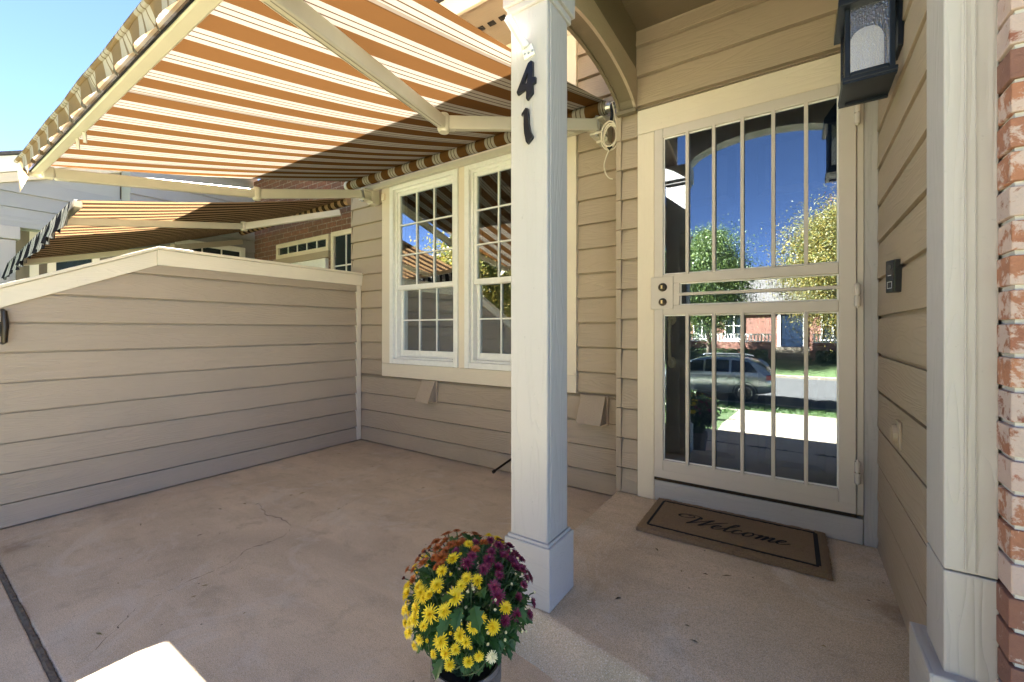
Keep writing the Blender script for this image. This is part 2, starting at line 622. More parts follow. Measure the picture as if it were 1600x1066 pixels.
# front walk that runs down to the sidewalk
m = MB()
wv = [(-.80, -.29), (.40, -.29), (.42, -1.2), (.95, -8.1), (-1.35, -8.1), (-.85, -1.2)]
m.add([(x, y, terrain_z(y) + .025) for x, y in wv] + [(x, y, terrain_z(y) - .12) for x, y in wv], [(5, 2, 1, 0), (5, 4, 3, 2)] + [(i, (i + 1) % 6, 6 + (i + 1) % 6, 6 + i) for i in range(6)])
struct(m.build('front_walk', 'walk', bevel=.006))
# unseen pale slabs added on either side to bounce sunlight into the porch
for a, b in ((-9.5, -2.3), (1.05, 8.5)):
    m = MB()
    wv = [(a, -.30), (b, -.30), (b, -8.1), (a, -8.1)]
    m.add([(x, y, terrain_z(y) + .02) for x, y in wv] + [(x, y, terrain_z(y) - .12) for x, y in wv], [(3, 2, 1, 0), (4, 5, 6, 7), (0, 1, 5, 4), (1, 2, 6, 5), (2, 3, 7, 6), (3, 0, 4, 7)])
    struct(m.build('driveway', 'drive', bevel=.006))
# porch floor: two slabs with an open joint between them
patio = struct(MB().box(-3.83, .9, .332, 2.86, -.14, 0).build('patio', 'patio', bevel=.006))
struct(MB().box(-3.83, 1.05, -.28, .312, -.14, -.003).build('front_slab', 'patio', bevel=.006))
m = MB()
NJ = 420
vs = []
hgt = 0.0
for i in range(NJ + 1):
    x = -3.83 + 4.73 * i / NJ
    hgt = hgt * .7 + rnd.uniform(-.003, .007)
    vs += [(x, .3115, -.011 + hgt * .6 + rnd.uniform(-.002, .002)), (x, .317, -.006 + hgt + rnd.uniform(-.003, .004)), (x, .326, -.006 + hgt + rnd.uniform(-.003, .004)), (x, .3325, -.010 + hgt * .6 + rnd.uniform(-.002, .002))]
m.add(vs, [(4 * i + k, 4 * i + 4 + k, 4 * i + 5 + k, 4 * i + 1 + k) for i in range(NJ) for k in range(3)])
jd = m.build('joint_dirt', 'dirt', patio)
jd['kind'] = 'stuff'
# the crack across the slab
def crack(pts, w, seed):
    r2 = random.Random(seed)
    P = []
    for (a, b) in zip(pts, pts[1:]):
        n = max(3, int(math.dist(a, b) / .02))
        for i in range(n):
            t = i / n
            P.append((a[0] + (b[0] - a[0]) * t + r2.gauss(0, .004), a[1] + (b[1] - a[1]) * t + r2.gauss(0, .004)))
    m = MB()
    vs, fs = [], []
    for i, (x, y) in enumerate(P):
        k = w * (.35 + .65 * r2.random()) * min(1, .25 + 3 * min(i, len(P) - 1 - i) / len(P))
        vs += [(x - k * .4, y + k, .0012), (x + k * .4, y - k, .0012)]
        if i:
            fs.append((2 * i - 2, 2 * i - 1, 2 * i + 1, 2 * i))
    m.add(vs, fs)
    return m.build('crack', 'dirt', patio)
crack([(-2.28, .62), (-2.30, .95), (-2.37, 1.06), (-2.36, 1.25), (-2.44, 1.34)], .0048, 3)
crack([(-2.05, .40), (-2.28, .62)], .0026, 4)
crack([(-2.44, 1.34), (-2.43, 1.62), (-2.55, 2.1), (-2.50, 2.45)], .0022, 5)
crack([(-2.44, 1.34), (-2.62, 1.36), (-2.72, 1.33), (-2.95, 1.40)], .003, 6)
# entry landing (one step up), front edge skewed and rounded
m = MB()
top = [(-.935, 2.6), (-.935, 1.345), (-.915, 1.318), (-.74, 1.300), (-.38, 1.235), (.9, .99), (.9, 2.6)]
bot = [(-.945, 2.6), (-.96, 1.30), (-.93, 1.262), (-.74, 1.235), (-.38, 1.165), (.9, .93), (.9, 2.6)]
n = len(top)
m.add([(x, y, .14) for x, y in top] + [(x, y, -.02) for x, y in bot], [tuple(range(n))[::-1]] + [(i, (i + 1) % n, n + (i + 1) % n, n + i) for i in range(n)])
ld = m.build('entry_landing', 'landing', bevel=.011, seg=4)
bm = bmesh.new()
bm.from_mesh(ld.data)
bmesh.ops.recalc_face_normals(bm, faces=bm.faces)
bm.to_mesh(ld.data)
bm.free()
struct(ld)

# ================================================================== TOWNHOUSE
H = thing('townhouse', 'taupe lap-sided townhouse with cream window trim, white column and barred storm door', 'house', (-1.0, 2.7, 0))
YW = 2.826                     # plane behind the boards of the window wall
m = MB()
m.box(-3.93, -3.30, YW, 3.0, 0, 3.42)
m.box(-1.44, -.93, YW, 3.0, 0, 3.42)
m.box(-3.30, -1.44, YW, 3.0, 0, .80)
m.box(-3.30, -1.44, YW, 3.0, 2.56, 3.42)
m.box(-2.43, -2.345, YW, 3.0, .80, 2.56)
m.box(-.93, 4.5, 2.98, 3.1, 0, 4.2)
ww = m.build('window_wall', 'siding_x', H)
z = 0.0
lines = [0.012, .155] + [.155 + .1737 * k for k in range(1, 19)]
for z0, z1 in zip(lines, lines[1:]):
    if z1 <= .70 or z0 >= 2.60:
        lap_x(ww, -3.925, -.94, YW, z0, z1)
    elif z0 < .69:
        lap_x(ww, -3.925, -.94, YW, z0, .70)
        lap_x(ww, -3.925, -3.420, YW, .705, z1)
        lap_x(ww, -1.313, -.94, YW, .705, z1)
    else:
        lap_x(ww, -3.925, -3.420, YW, z0, z1)
        lap_x(ww, -1.313, -.94, YW, z0, z1)
# end return of that wall, seen past the privacy wall
for z0, z1 in zip(lines, lines[1:]):
    lap_y(ww, 2.80, 3.2, -3.93, -1, z0, z1, thick=.016)
# window surround
tr = MB()
sur = boxo('window_surround', 'cream_x', H, (-3.418, -1.315, 2.777, YW + .004, .690, .815))
boxo('window_trim_board', 'cream_z', sur, (-3.418, -3.298, 2.778, YW + .004, .8165, 2.541))
boxo('window_trim_board', 'cream_z', sur, (-2.421, -2.351, 2.778, YW + .004, .8165, 2.541))
boxo('window_trim_board', 'cream_z', sur, (-1.475, -1.315, 2.778, YW + .004, .8165, 2.541))
boxo('window_trim_board', 'cream_x', sur, (-3.418, -1.315, 2.7775, YW + .004, 2.5425, 2.612))
boxo('window_trim_board', 'cream_z', sur, (-1.475, -1.315, 2.779, YW + .004, 2.614, 3.268))
boxo('window_trim_board', 'cream_x', sur, (-3.435, -1.30, 2.765, 2.7765, 2.585, 2.612))

def window(x0, x1, z0, z1):
    fr = MB()
    w = .048
    yf, yb = 2.766, 2.90
    fr.box(x0, x0 + w, yf, yb, z0, z1).box(x1 - w, x1, yf, yb, z0, z1)
    fr.box(x0 + w, x1 - w, yf, yb, z0, z0 + w).box(x0 + w, x1 - w, yf, yb, z1 - w, z1)
    W = fr.build('window', 'vinyl', H, .004)
    fr = MB()
    w2 = .022
    a, b, c, d = x0 + w, x1 - w, z0 + w, z1 - w
    fr.box(a, a + w2, 2.80, 2.895, c, d).box(b - w2, b, 2.80, 2.895, c, d)
    fr.box(a + w2, b - w2, 2.80, 2.895, c, c + w2 * .8).box(a + w2, b - w2, 2.80, 2.895, d - w2, d)
    fr.build('inner_frame', 'vinyl', W, .003)
    a, b, c, d = a + w2, b - w2, c + w2 * .8, d - w2
    zm = 1.555
    def sash(xa, xb, za, zb, y, rows, foot, head):
        st = .030
        m = MB()
        m.box(xa, xa + st, y, y + .03, za, zb).box(xb - st, xb, y, y + .03, za, zb)
        m.box(xa + st, xb - st, y, y + .03, za, za + foot).box(xa + st, xb - st, y, y + .03, zb - head, zb)
        m.build('sash', 'vinyl', W, .003)
        ga, gb, gc, gd = xa + st, xb - st, za + foot, zb - head
        # each lite is its own pane; the grid lies between them
        for k in (1, 2):
            xx = ga + (gb - ga) * k / 3
            MB().box(xx - .0062, xx + .0062, y + .001, y + .013, gc, gd).build('muntin', 'vinyl', W, .002)
        for k in range(1, rows):
            zz = gc + (gd - gc) * k / rows
            MB().box(ga, gb, y + .002, y + .0125, zz - .0062, zz + .0062).build('muntin', 'vinyl', W, .002)
        MB().box(ga - .002, gb + .002, y + .0145, y + .0165, gc - .002, gd + .002).build('pane', 'window_glass', W)
    sash(a, b, zm - .028, d, 2.812, 3, .045, .032)
    sash(a + .002, b - .002, c, zm + .01, 2.848, 2, .062, .04)
    return W
window(-3.295, -2.424, .818, 2.540)
window(-2.348, -1.478, .818, 2.540)
# dark room behind the windows
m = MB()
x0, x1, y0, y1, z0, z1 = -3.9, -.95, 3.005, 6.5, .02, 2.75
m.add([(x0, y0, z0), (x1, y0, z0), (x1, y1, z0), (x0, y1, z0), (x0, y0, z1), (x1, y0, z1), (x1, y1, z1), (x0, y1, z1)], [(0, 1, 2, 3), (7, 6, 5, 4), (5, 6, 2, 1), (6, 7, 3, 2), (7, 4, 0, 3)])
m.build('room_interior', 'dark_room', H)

# ---- soffit, eave and roof over the window wall
sf = boxo('eave_soffit', 'siding_x', H, (-7.6, -.95, 2.315, 2.83, 3.405, 3.42))
boxo('fascia_board', 'cream_x', sf, (-7.6, -.95, 2.285, 2.31, 3.38, 3.53))
boxo('frieze_board', 'cream_x', sf, (-3.93, -.95, 2.775, 2.803, 3.27, 3.40))
for i in range(26):
    x = -3.6 + i * .10
    MB().box(x, x + .055, 2.50, 2.54, 3.398, 3.404).build('vent_slot', 'black', sf)
m = MB()
m.add([(-7.7, 2.26, 3.60), (4.7, 2.26, 3.60), (4.7, 6.9, 6.1), (-7.7, 6.9, 6.1), (-7.7, 2.26, 3.535), (4.7, 2.26, 3.535), (4.7, 6.9, 6.0), (-7.7, 6.9, 6.0)], [(0, 1, 2, 3), (7, 6, 5, 4), (0, 4, 5, 1), (1, 5, 6, 2), (2, 6, 7, 3), (3, 7, 4, 0)])
m.build('main_roof', 'asphalt_shingle', H)
MB().box(-7.7, 4.7, 6.85, 6.95, 0, 6.05).build('rear_wall', 'siding_x', H)
MB().box(4.55, 4.65, 1.3, 6.9, 0, 3.6).build('end_wall', 'siding_y', H)

# ---- entry: door wall, right wall, ceiling
YD = 2.590
dw = MB().box(-.93, -.69, YD, 2.98, 0, 3.0).box(.22, .345, YD, 2.98, 0, 3.0).box(-.69, .22, YD, 2.98, 2.30, 3.0).build('entry_wall', 'siding_x', H)
el = [.145, .297] + [.297 + .183 * k for k in range(1, 16)]
for z0, z1 in zip(el, el[1:]):
    if z0 < 2.44:
        lap_x(dw, -.905, -.803, YD, z0, min(z1, 2.452) if z1 > 2.45 else z1)
        # mitred outside corner: a narrow return with its own edge
        MB().prism([(-.938, YD - .036), (-.9055, YD - .0375), (-.9055, YD), (-.93, YD + .24), (-.938, YD + .24)], 2, z0, z1 - .004).build('corner_cap', 'siding_z', dw, .003)
        if z1 > 2.45:
            lap_x(dw, -.938, .31, YD, 2.466, z1)
    else:
        lap_x(dw, -.938, .31, YD, z0, min(z1, 2.955))
XR = .318
rw = MB().box(XR, .50, 1.40, 2.98, 0, 3.0).build('side_wall', 'siding_y', H)
rl = [.143, .197] + [.197 + .168 * k for k in range(1, 18)]
for z0, z1 in zip(rl, rl[1:]):
    lap_y(rw, 1.44, 2.562, XR, -1, z0, min(z1, 2.964), thin=.0125, thick=.0175, GAP=.015)
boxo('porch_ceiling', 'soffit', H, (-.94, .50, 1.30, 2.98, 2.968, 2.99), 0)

# ---- column
cl = MB().box(-.902, -.743, 1.333, 1.493, .37, 2.335).build('porch_column', 'white_z', H, .005)
MB().box(-.9195, -.7245, 1.3155, 1.5105, .142, .365).box(-.911, -.734, 1.324, 1.502, .36, .376).build('plinth', 'white_x', cl, .004)
MB().box(-.924, -.720, 1.311, 1.515, 2.352, 2.47).box(-.913, -.732, 1.322, 1.504, 2.325, 2.355).build('capital', 'white_x', cl, .005)
MB().box(-.7432, -.7395, 1.352, 1.474, .378, 2.325).build('side_panel', 'white_z', cl, .002)

def arch_poly(a, b, spring, rise, top, n=20):
    pts = [(a, top), (a, spring)]
    for i in range(1, n):
        t = i / n
        pts.append((a + (b - a) * t, spring + rise * (1 - (2 * t - 1) ** 2) ** .62))
    return pts + [(b, spring), (b, top)]

def arch_beam(name, axis, poly, a, b, mat, parent):
    """a beam with an arched foot, built as strips so no face is concave"""
    m = MB()
    top = poly[0][1]
    inner = poly[1:-1]
    for (u0, w0), (u1, w1) in zip(inner, inner[1:]):
        if abs(u1 - u0) < 1e-6:
            continue
        q = [(u0, w0), (u1, w1), (u1, top), (u0, top)]
        P = (lambda u, w, t: (t, u, w)) if axis == 0 else (lambda u, w, t: (u, t, w))
        vs = [P(u, w, a) for u, w in q] + [P(u, w, b) for u, w in q]
        m.add(vs, [(0, 1, 2, 3), (7, 6, 5, 4), (0, 4, 5, 1), (2, 6, 7, 3)])
    o = m.build(name, mat, parent)
    bm = bmesh.new()
    bm.from_mesh(o.data)
    bmesh.ops.remove_doubles(bm, verts=bm.verts, dist=1e-5)
    bmesh.ops.recalc_face_normals(bm, faces=bm.faces)
    bm.to_mesh(o.data)
    bm.free()
    return o
sp = arch_poly(1.50, 2.566, 2.472, .135, 2.967)
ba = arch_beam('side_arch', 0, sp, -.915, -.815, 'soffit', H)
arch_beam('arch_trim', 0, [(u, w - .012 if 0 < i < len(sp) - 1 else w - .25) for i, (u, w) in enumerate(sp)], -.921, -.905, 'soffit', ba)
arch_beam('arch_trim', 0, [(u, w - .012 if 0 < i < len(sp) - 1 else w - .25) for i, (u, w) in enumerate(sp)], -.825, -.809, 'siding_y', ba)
boxo('wall_corbel', 'soffit', ba, (-.925, -.805, 2.52, 2.565, 2.452, 2.475), .004)
fp = arch_poly(-.73, .30, 2.472, .145, 2.967)
arch_beam('front_arch', 1, fp, 1.345, 1.475, 'white_x', H)
# porch roof: slopes up from the street to the house
MB().prism([(.95, 3.00), (.95, 3.14), (3.2, 4.25), (3.2, 3.0)], 0, -1.10, 2.6).build('porch_roof', 'cream_y', H)
MB().prism([(.90, 3.142), (.90, 3.18), (3.2, 4.32), (3.2, 4.28)], 0, -1.16, 2.7).build('porch_shingles', 'asphalt_shingle', H)

# ---- door casing and storm door
cs = boxo('door_casing', 'cream_x', H, (-.801, .306, 2.544, YD + .002, 2.312, 2.456), .004)
boxo('casing_board', 'cream_z', cs, (-.801, -.702, 2.545, YD + .002, .142, 2.311), .004)
boxo('casing_board', 'white_z', cs, (.2535, .306, 2.545, YD + .002, .142, 2.311), .004)  # same casing paint; cooler tone here and on the sill carries the light difference
boxo('hinge_jamb', 'door_metal', cs, (.2285, .2525, 2.540, YD + .002, .282, 2.311), .002)
boxo('sill_board', 'white_x', cs, (-.700, .2515, 2.543, YD + .002, .143, .262), .004)
boxo('threshold', 'bronze', cs, (-.701, .2275, 2.5405, 2.70, .264, .279), .002)
m = MB()
yf, yb = 2.530, 2.566
X0, X1, Z0, Z1 = -.698, .2255, .284, 2.307
m.box(X0, -.648, yf, yb, Z0, Z1)
m.box(.160, X1, yf, yb, Z0, Z1)
m.box(-.648, .160, yf, yb, 2.254, Z1)
m.box(-.648, .160, yf, yb, 1.408, 1.462)
m.box(-.648, .160, yf, yb, 1.227, 1.283)
m.box(-.648, .160, yf, yb, Z0, .388)
m.box(-.648, -.556, yf, yb, 1.283, 1.408)
sd = m.build('storm_door', 'door_metal', H, .004)
MB().box(-.697, .2245, yf - .002, yf, .286, .330).build('kick_strip', 'door_metal', sd, .002)
for xx in (-.516, -.380, -.243, -.104, .033):
    boxo('security_bar', 'door_metal', sd, (xx - .0085, xx + .0085, yf - .004, yf + .013, .380, 1.232), .002)
    boxo('security_bar', 'door_metal', sd, (xx - .0085, xx + .0085, yf - .004, yf + .013, 1.457, 2.260), .002)
boxo('security_bar', 'door_metal', sd, (-.558, .164, yf - .001, yf + .013, 1.336, 1.352), .002)
for dims in ((-.650, .162, 1.460, 2.256), (-.558, .162, 1.281, 1.410), (-.650, .162, .386, 1.229)):
    MB().box(dims[0], dims[1], 2.551, 2.553, dims[2], dims[3]).build('pane', 'door_glass', sd)
    a, b, c, d = dims
    g = MB()
    e = .008
    g.box(a + .002, a + e, 2.545, 2.551, c + .002, d - .002).box(b - e, b - .002, 2.545, 2.551, c + .002, d - .002)
    g.box(a + e, b - e, 2.545, 2.551, c + .002, c + e).box(a + e, b - e, 2.545, 2.551, d - e, d - .002)
    g.build('glazing_bead', 'vinyl', sd)
boxo('lock_plate', 'door_metal', sd, (-.716, -.590, yf - .006, yf - .0005, 1.262, 1.448), .003)
for zz, rr in ((1.387, .024), (1.302, .022)):
    mm = MB()
    mm.lathe([(0.0, .024), (rr * .45, .024), (rr * .5, .018), (rr * .8, .016), (rr, .008), (rr * 1.02, 0)], (0, 0, 0), 28)
    o = mm.build('deadbolt_cylinder', 'bronze', sd, smooth=True)
    o.matrix_local = Matrix.Translation((-.648, yf - .006, zz)) @ Matrix.Rotation(R(90), 4, 'X')
    kk = MB().box(-.640 - .0125, -.640 - .0035, yf - .0318, yf - .0302, zz - .009, zz + .009).build('keyhole', 'brass', sd)
for zz in (2.14, 1.30, .485):
    mm = MB()
    mm.tube([(.2275, yf - .016, zz - .05), (.2275, yf - .016, zz - .003)], .0125, 14)
    mm.tube([(.2275, yf - .016, zz + .003), (.2275, yf - .016, zz + .05)], .0125, 14)
    mm.tube([(.2275, yf - .016, zz - .057), (.2275, yf - .016, zz + .057)], .0065, 10)
    mm.build('hinge', 'door_metal', sd, smooth=True)
# inner front door
fd = MB().box(-.69, .22, 2.66, 2.70, .28, 2.30).build('front_door', 'navy', H)
for xa, xb in ((-.585, -.29), (-.18, .115)):
    for za, zb in ((.42, .92), (1.06, 1.72), (1.86, 2.16)):
        e = .035
        q = MB()
        q.add([(xa, 2.66, za), (xb, 2.66, za), (xb, 2.66, zb), (xa, 2.66, zb), (xa + e, 2.642, za + e), (xb - e, 2.642, za + e), (xb - e, 2.642, zb - e), (xa + e, 2.642, zb - e)], [(4, 5, 6, 7), (0, 1, 5, 4), (1, 2, 6, 5), (2, 3, 7, 6), (3, 0, 4, 7)])
        q.build('door_panel', 'navy', fd)
hp = [(-.628, 2.655, 1.20), (-.628, 2.615, 1.19), (-.628, 2.598, 1.15), (-.628, 2.595, 1.06), (-.628, 2.600, .985), (-.628, 2.62, .95), (-.628, 2.655, .945)]
hm = MB()
hm.tube(hp, [.009, .010, .011, .009, .010, .010, .008], 12)
hm.lathe([(0, .012), (.020, .010), (.026, 0)], (0, 0, 0), 20) if False else None
ho = hm.build('door_handle', 'brass', fd, smooth=True)
for zz in (1.205, .945):
    q = MB().lathe([(0.0, .014), (.014, .012), (.023, .005), (.025, 0)], (0, 0, 0), 22).build('handle_rose', 'brass', fd, smooth=True)
    q.matrix_local = Matrix.Translation((-.628, 2.658, zz)) @ Matrix.Scale(1.35, 4, (0, 0, 1)) @ Matrix.Rotation(R(90), 4, 'X')

# ---- right-hand pilaster and brick pier
pl = MB().box(.268, .352, 1.316, 1.47, .612, 2.99).build('entry_pilaster', 'white_z', H, .004)
MB().box(.268, .352, 1.316, 1.47, .38, .609).build('pilaster_foot', 'white_z', pl, .004)
MB().box(.240, .352, 1.290, 1.496, .142, .385).build('plinth', 'white_y', pl, .004)
MB().box(.300, .3035, 1.3135, 1.3165, .62, 2.98).box(.3165, .3185, 1.3135, 1.3165, .62, 2.98).build('corner_bead', 'white_z', pl, .001)
bp = MB().box(.3575, 1.20, 1.2585, 1.60, 0, 3.0).build('brick_pier', 'mortar', H)
bmesh_full = MB().box(-.098, .098, -.046, .046, -.029, .029).build('brick', 'brick', bp, .0022)
bmesh_half = MB().box(-.046, .046, -.046, .046, -.029, .029).build('brick', 'brick', bp, .0022)
zc, k = .035, 0
while zc < 2.98:
    xs = .349
    first = True
    while xs < 1.10:
        half = first and k % 2 == 0
        L = .092 if half else .196
        if k == 0 and first:
            o = bmesh_half
        elif k == 0 and xs < .5:
            o = bmesh_full
        else:
            o = (bmesh_half if half else bmesh_full).copy()
            col.objects.link(o)
        o.parent = bp
        big = 1.13 < zc < 1.17
        o.location = (xs + L / 2 + rnd.uniform(-.0015, .0015), 1.296 + rnd.uniform(-.002, .002), zc)
        o.rotation_euler = (rnd.uniform(-.01, .01), rnd.uniform(-.006, .006), rnd.uniform(-.008, .008))
        xs += L + .010
        first = False
    zc += .068
    k += 1

# ================================================================== PRIVACY WALL
XP = -3.800
pw = thing('privacy_wall', 'taupe lap-sided privacy wall with a sloping cream cap beside the patio', 'wall', (-3.87, 1.6, 0))
def cap_z(y):
    if y >= 1.11:
        return 1.722
    return 1.722 - (1.11 - y) * .46
def pbox(y0, y1, zb, zt0, zt1, x0, x1, name, mat, parent, bevel=.003):
    m = MB()
    m.add([(x0, y0, zb[0]), (x1, y0, zb[0]), (x1, y1, zb[1]), (x0, y1, zb[1]), (x0, y0, zt0), (x1, y0, zt0), (x1, y1, zt1), (x0, y1, zt1)], [(0, 3, 2, 1), (4, 5, 6, 7), (0, 1, 5, 4), (1, 2, 6, 5), (2, 3, 7, 6), (3, 0, 4, 7)])
    return m.build(name, mat, parent, bevel)
YE = -.55
core = MB()
core.prism([(YE, 0), (2.80, 0), (2.80, 1.70), (1.11, 1.70), (YE, cap_z(YE) - .022)], 0, -3.93, XP).build('wall_core', 'siding_y', pw)
pl_ = [.012, .148] + [.148 + .1735 * k for k in range(1, 10)]
for z0, z1 in zip(pl_, pl_[1:]):
    ya = YE
    lim = min(z1, 1.64)
    if z0 > cap_z(YE) - .11:
        ya = max(YE, 1.11 - (1.722 - .10 - z0) / .46)
    m = MB()
    def prof(y):
        top = min(lim - GAP, cap_z(y) - .06)
        return top
    yy = [ya] + [y for y in [ya + (2.752 - ya) * i / 24 for i in range(1, 24)]] + [2.752]
    vs, fs = [], []
    for y in yy:
        t = max(prof(y), z0 + .003)
        vs += [(XP, y, z0), (XP + .034, y, z0), (XP + .034 - .022 * (t - z0) / .165, y, t), (XP, y, t)]
    for i in range(len(yy) - 1):
        a, b = 4 * i, 4 * i + 4
        fs += [(a, a + 1, b + 1, b), (a + 1, a + 2, b + 2, b + 1), (a + 2, a + 3, b + 3, b + 2)]
    fs += [(3, 2, 1, 0), (4 * len(yy) - 4, 4 * len(yy) - 3, 4 * len(yy) - 2, 4 * len(yy) - 1)]
    m.add(vs, fs)
    m.build('siding_board', 'siding_y', pw, .0015)
# cap boards: face board and a weathering board on top
pbox(1.10, 2.812, (1.602, 1.602), 1.710, 1.710, XP - .14, XP + .038, 'cap_face_board', 'cream_y', pw)
pbox(YE, 1.098, (cap_z(YE) - .125, cap_z(1.10) - .12), cap_z(YE) - .014, cap_z(1.10) - .012, XP - .14, XP + .037, 'cap_face_board', 'cream_y', pw)
pbox(1.10, 2.812, (1.712, 1.712), 1.733, 1.733, XP - .15, XP + .052, 'cap_board', 'cream_y', pw)
pbox(YE, 1.098, (cap_z(YE) - .012, cap_z(1.10) - .010), cap_z(YE) + .010, cap_z(1.10) + .012, XP - .15, XP + .0515, 'cap_board', 'cream_y', pw)
MB().box(XP - .02, XP + .037, 2.744, 2.7915, .01, 1.60).build('corner_trim', 'cream_z', pw, .003)
g = thing('gate_handle', 'dark bronze pull handle fixed to the privacy wall near its low end', 'handle', (XP + .02, .40, 1.16))
m = MB()
m.box(XP + .016, XP + .022, .37, .415, 1.03, 1.29)
m.build('back_plate', 'bronze', g, .004)
MB().tube([(XP + .02, .395, 1.255), (XP + .055, .398, 1.245), (XP + .066, .40, 1.16), (XP + .055, .398, 1.075), (XP + .02, .395, 1.065)], [.010, .013, .016, .013, .010], 12).build('grip', 'bronze', g, smooth=True)
# short return wall of siding left out of frame is not built

# ================================================================== AWNINGS
def catmull(P, n=8):
    P = [Vector(p) for p in P]
    P = [P[0] * 2 - P[1]] + P + [P[-1] * 2 - P[-2]]
    out = []
    for i in range(1, len(P) - 2):
        a, b, c, d = P[i - 1:i + 3]
        for k in range(n):
            t = k / n
            out.append(.5 * ((2 * b) + (c - a) * t + (2 * a - 5 * b + 4 * c - d) * t * t + (3 * b - a - 3 * c + d) * t ** 3))
    out.append(P[-2])
    return out

AW = thing('retractable_awning', 'tan and cream striped retractable awning stretched out over the patio', 'awning', (-2.4, 2.72, 2.58))
fab = MB()
nx, ny = 60, 24
xl = lambda t: -3.755 + (-3.56 + 3.755) * t
xr = lambda t: -1.045 + (-.925 + 1.045) * t
vs, fs = [], []
for j in range(ny + 1):
    t = j / ny
    for i in range(nx + 1):
        s_ = i / nx
        x = xl(t) + (xr(t) - xl(t)) * s_
        y = 2.655 + (.520 - 2.655) * t
        zz = 2.640 + (2.075 - 2.640) * t - .030 * math.sin(math.pi * t) * (1 - .25 * math.cos(6 * s_)) + .004 * math.sin(s_ * 22 + t * 3)
        vs.append((x, y, zz))
for j in range(ny):
    for i in range(nx):
        a = j * (nx + 1) + i
        fs.append((a, a + 1, a + nx + 2, a + nx + 1))
fab.add(vs, fs)
def cloth_obj(m, name, mat, parent, loc0, thick=.0012):
    o = m.build(name, mat, parent, smooth='all')
    so_ = o.modifiers.new('cloth_thickness', 'SOLIDIFY')
    so_.thickness = thick
    return o
# thin cloth (single sheet): two-sided and translucent
fab.build('fabric', 'fabric', AW, smooth='all')
MB().tube([(-3.765, 2.662, 2.600), (-1.045, 2.662, 2.600)], .043, 26).build('roller_tube', 'fabric', AW, smooth=True)
MB().tube([(-3.80, 2.662, 2.600), (-3.767, 2.662, 2.600)], .050, 20).build('roller_end_cap', 'awning_metal', AW, smooth=True)
MB().tube([(-1.043, 2.662, 2.600), (-1.010, 2.662, 2.600)], .034, 20).build('roller_end_cap', 'steel', AW, smooth=True)
boxo('torsion_bar', 'awning_metal', AW, (-3.70, -1.00, 2.700, 2.745, 2.515, 2.560), .004)
boxo('front_bar', 'awning_metal', AW, (-3.60, -.90, .478, .522, 2.030, 2.086), .006)
MB().box(-3.625, -3.6005, .468, .535, 2.015, 2.095).build('bar_end_cap', 'awning_metal', AW, .006)
MB().box(-3.60, -.90, .470, .4775, 2.034, 2.046).build('bar_channel', 'black', AW)
for x in (-2.78, -2.66):
    MB().bar((x, .515, 2.03), (x - .01, .52, 1.985), .012, .010).build('stop_lug', 'awning_metal', AW, .002)
for sh, elb, fr in (((-1.09, 2.60, 2.470), (-1.60, 1.715, 2.265), (-1.16, .52, 2.045)), ((-3.50, 2.60, 2.455), (-3.60, 1.69, 2.232), (-3.545, .56, 2.035))):
    A = MB().bar(sh, elb, .045, .075).build('arm', 'awning_metal', AW, .008)
    MB().bar(elb, fr, .042, .066).build('forearm', 'awning_metal', A, .008)
    d = (Vector(fr) - Vector(elb)).normalized()
    up = Vector((0, 0, 1))
    for off in (-.011, .011):
        MB().bar(Vector(elb) + d * .08 + Vector((0, 0, off - .0)) + d.cross(up).normalized() * .0225, Vector(fr) - d * .05 + Vector((0, 0, off)) + d.cross(up).normalized() * .0225, .003, .006).build('arm_groove', 'awning_metal', A)
    for p0, p1, hh in ((sh, elb, .0375), (elb, fr, .033)):
        p0, p1 = Vector(p0), Vector(p1)
        dd = (p1 - p0).normalized()
        sd1 = dd.cross(up).normalized()
        nn = sd1.cross(dd).normalized()
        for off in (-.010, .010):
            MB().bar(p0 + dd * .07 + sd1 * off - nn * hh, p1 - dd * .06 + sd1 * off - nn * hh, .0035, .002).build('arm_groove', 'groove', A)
    MB().tube([Vector(elb) + Vector((0, 0, -.050)), Vector(elb) + Vector((0, 0, -.034)), Vector(elb) + Vector((0, 0, .034)), Vector(elb) + Vector((0, 0, .050))], [.026, .034, .034, .026], 20).build('elbow', 'awning_metal', A, smooth=True)
    q = MB().box(sh[0] - .045, sh[0] + .045, 2.60, 2.70, sh[2] - .055, sh[2] - .040).box(sh[0] - .045, sh[0] + .045, 2.60, 2.70, sh[2] + .042, sh[2] + .056)
    q.box(sh[0] - .04, sh[0] + .04, 2.699, 2.785, sh[2] - .07, sh[2] + .10).box(sh[0] - .012, sh[0] + .012, 2.63, 2.70, sh[2] - .04, sh[2] + .042)
    q.build('shoulder_bracket', 'awning_metal', A, .004)
    MB().tube([(sh[0], 2.615, sh[2] - .068), (sh[0], 2.615, sh[2] + .066)], .012, 12).build('shoulder_pin', 'steel', A, smooth=True)
    MB().box(fr[0] - .03, fr[0] + .03, .515, .56, fr[2] - .03, fr[2] + .035).build('front_joint', 'awning_metal', A, .006)
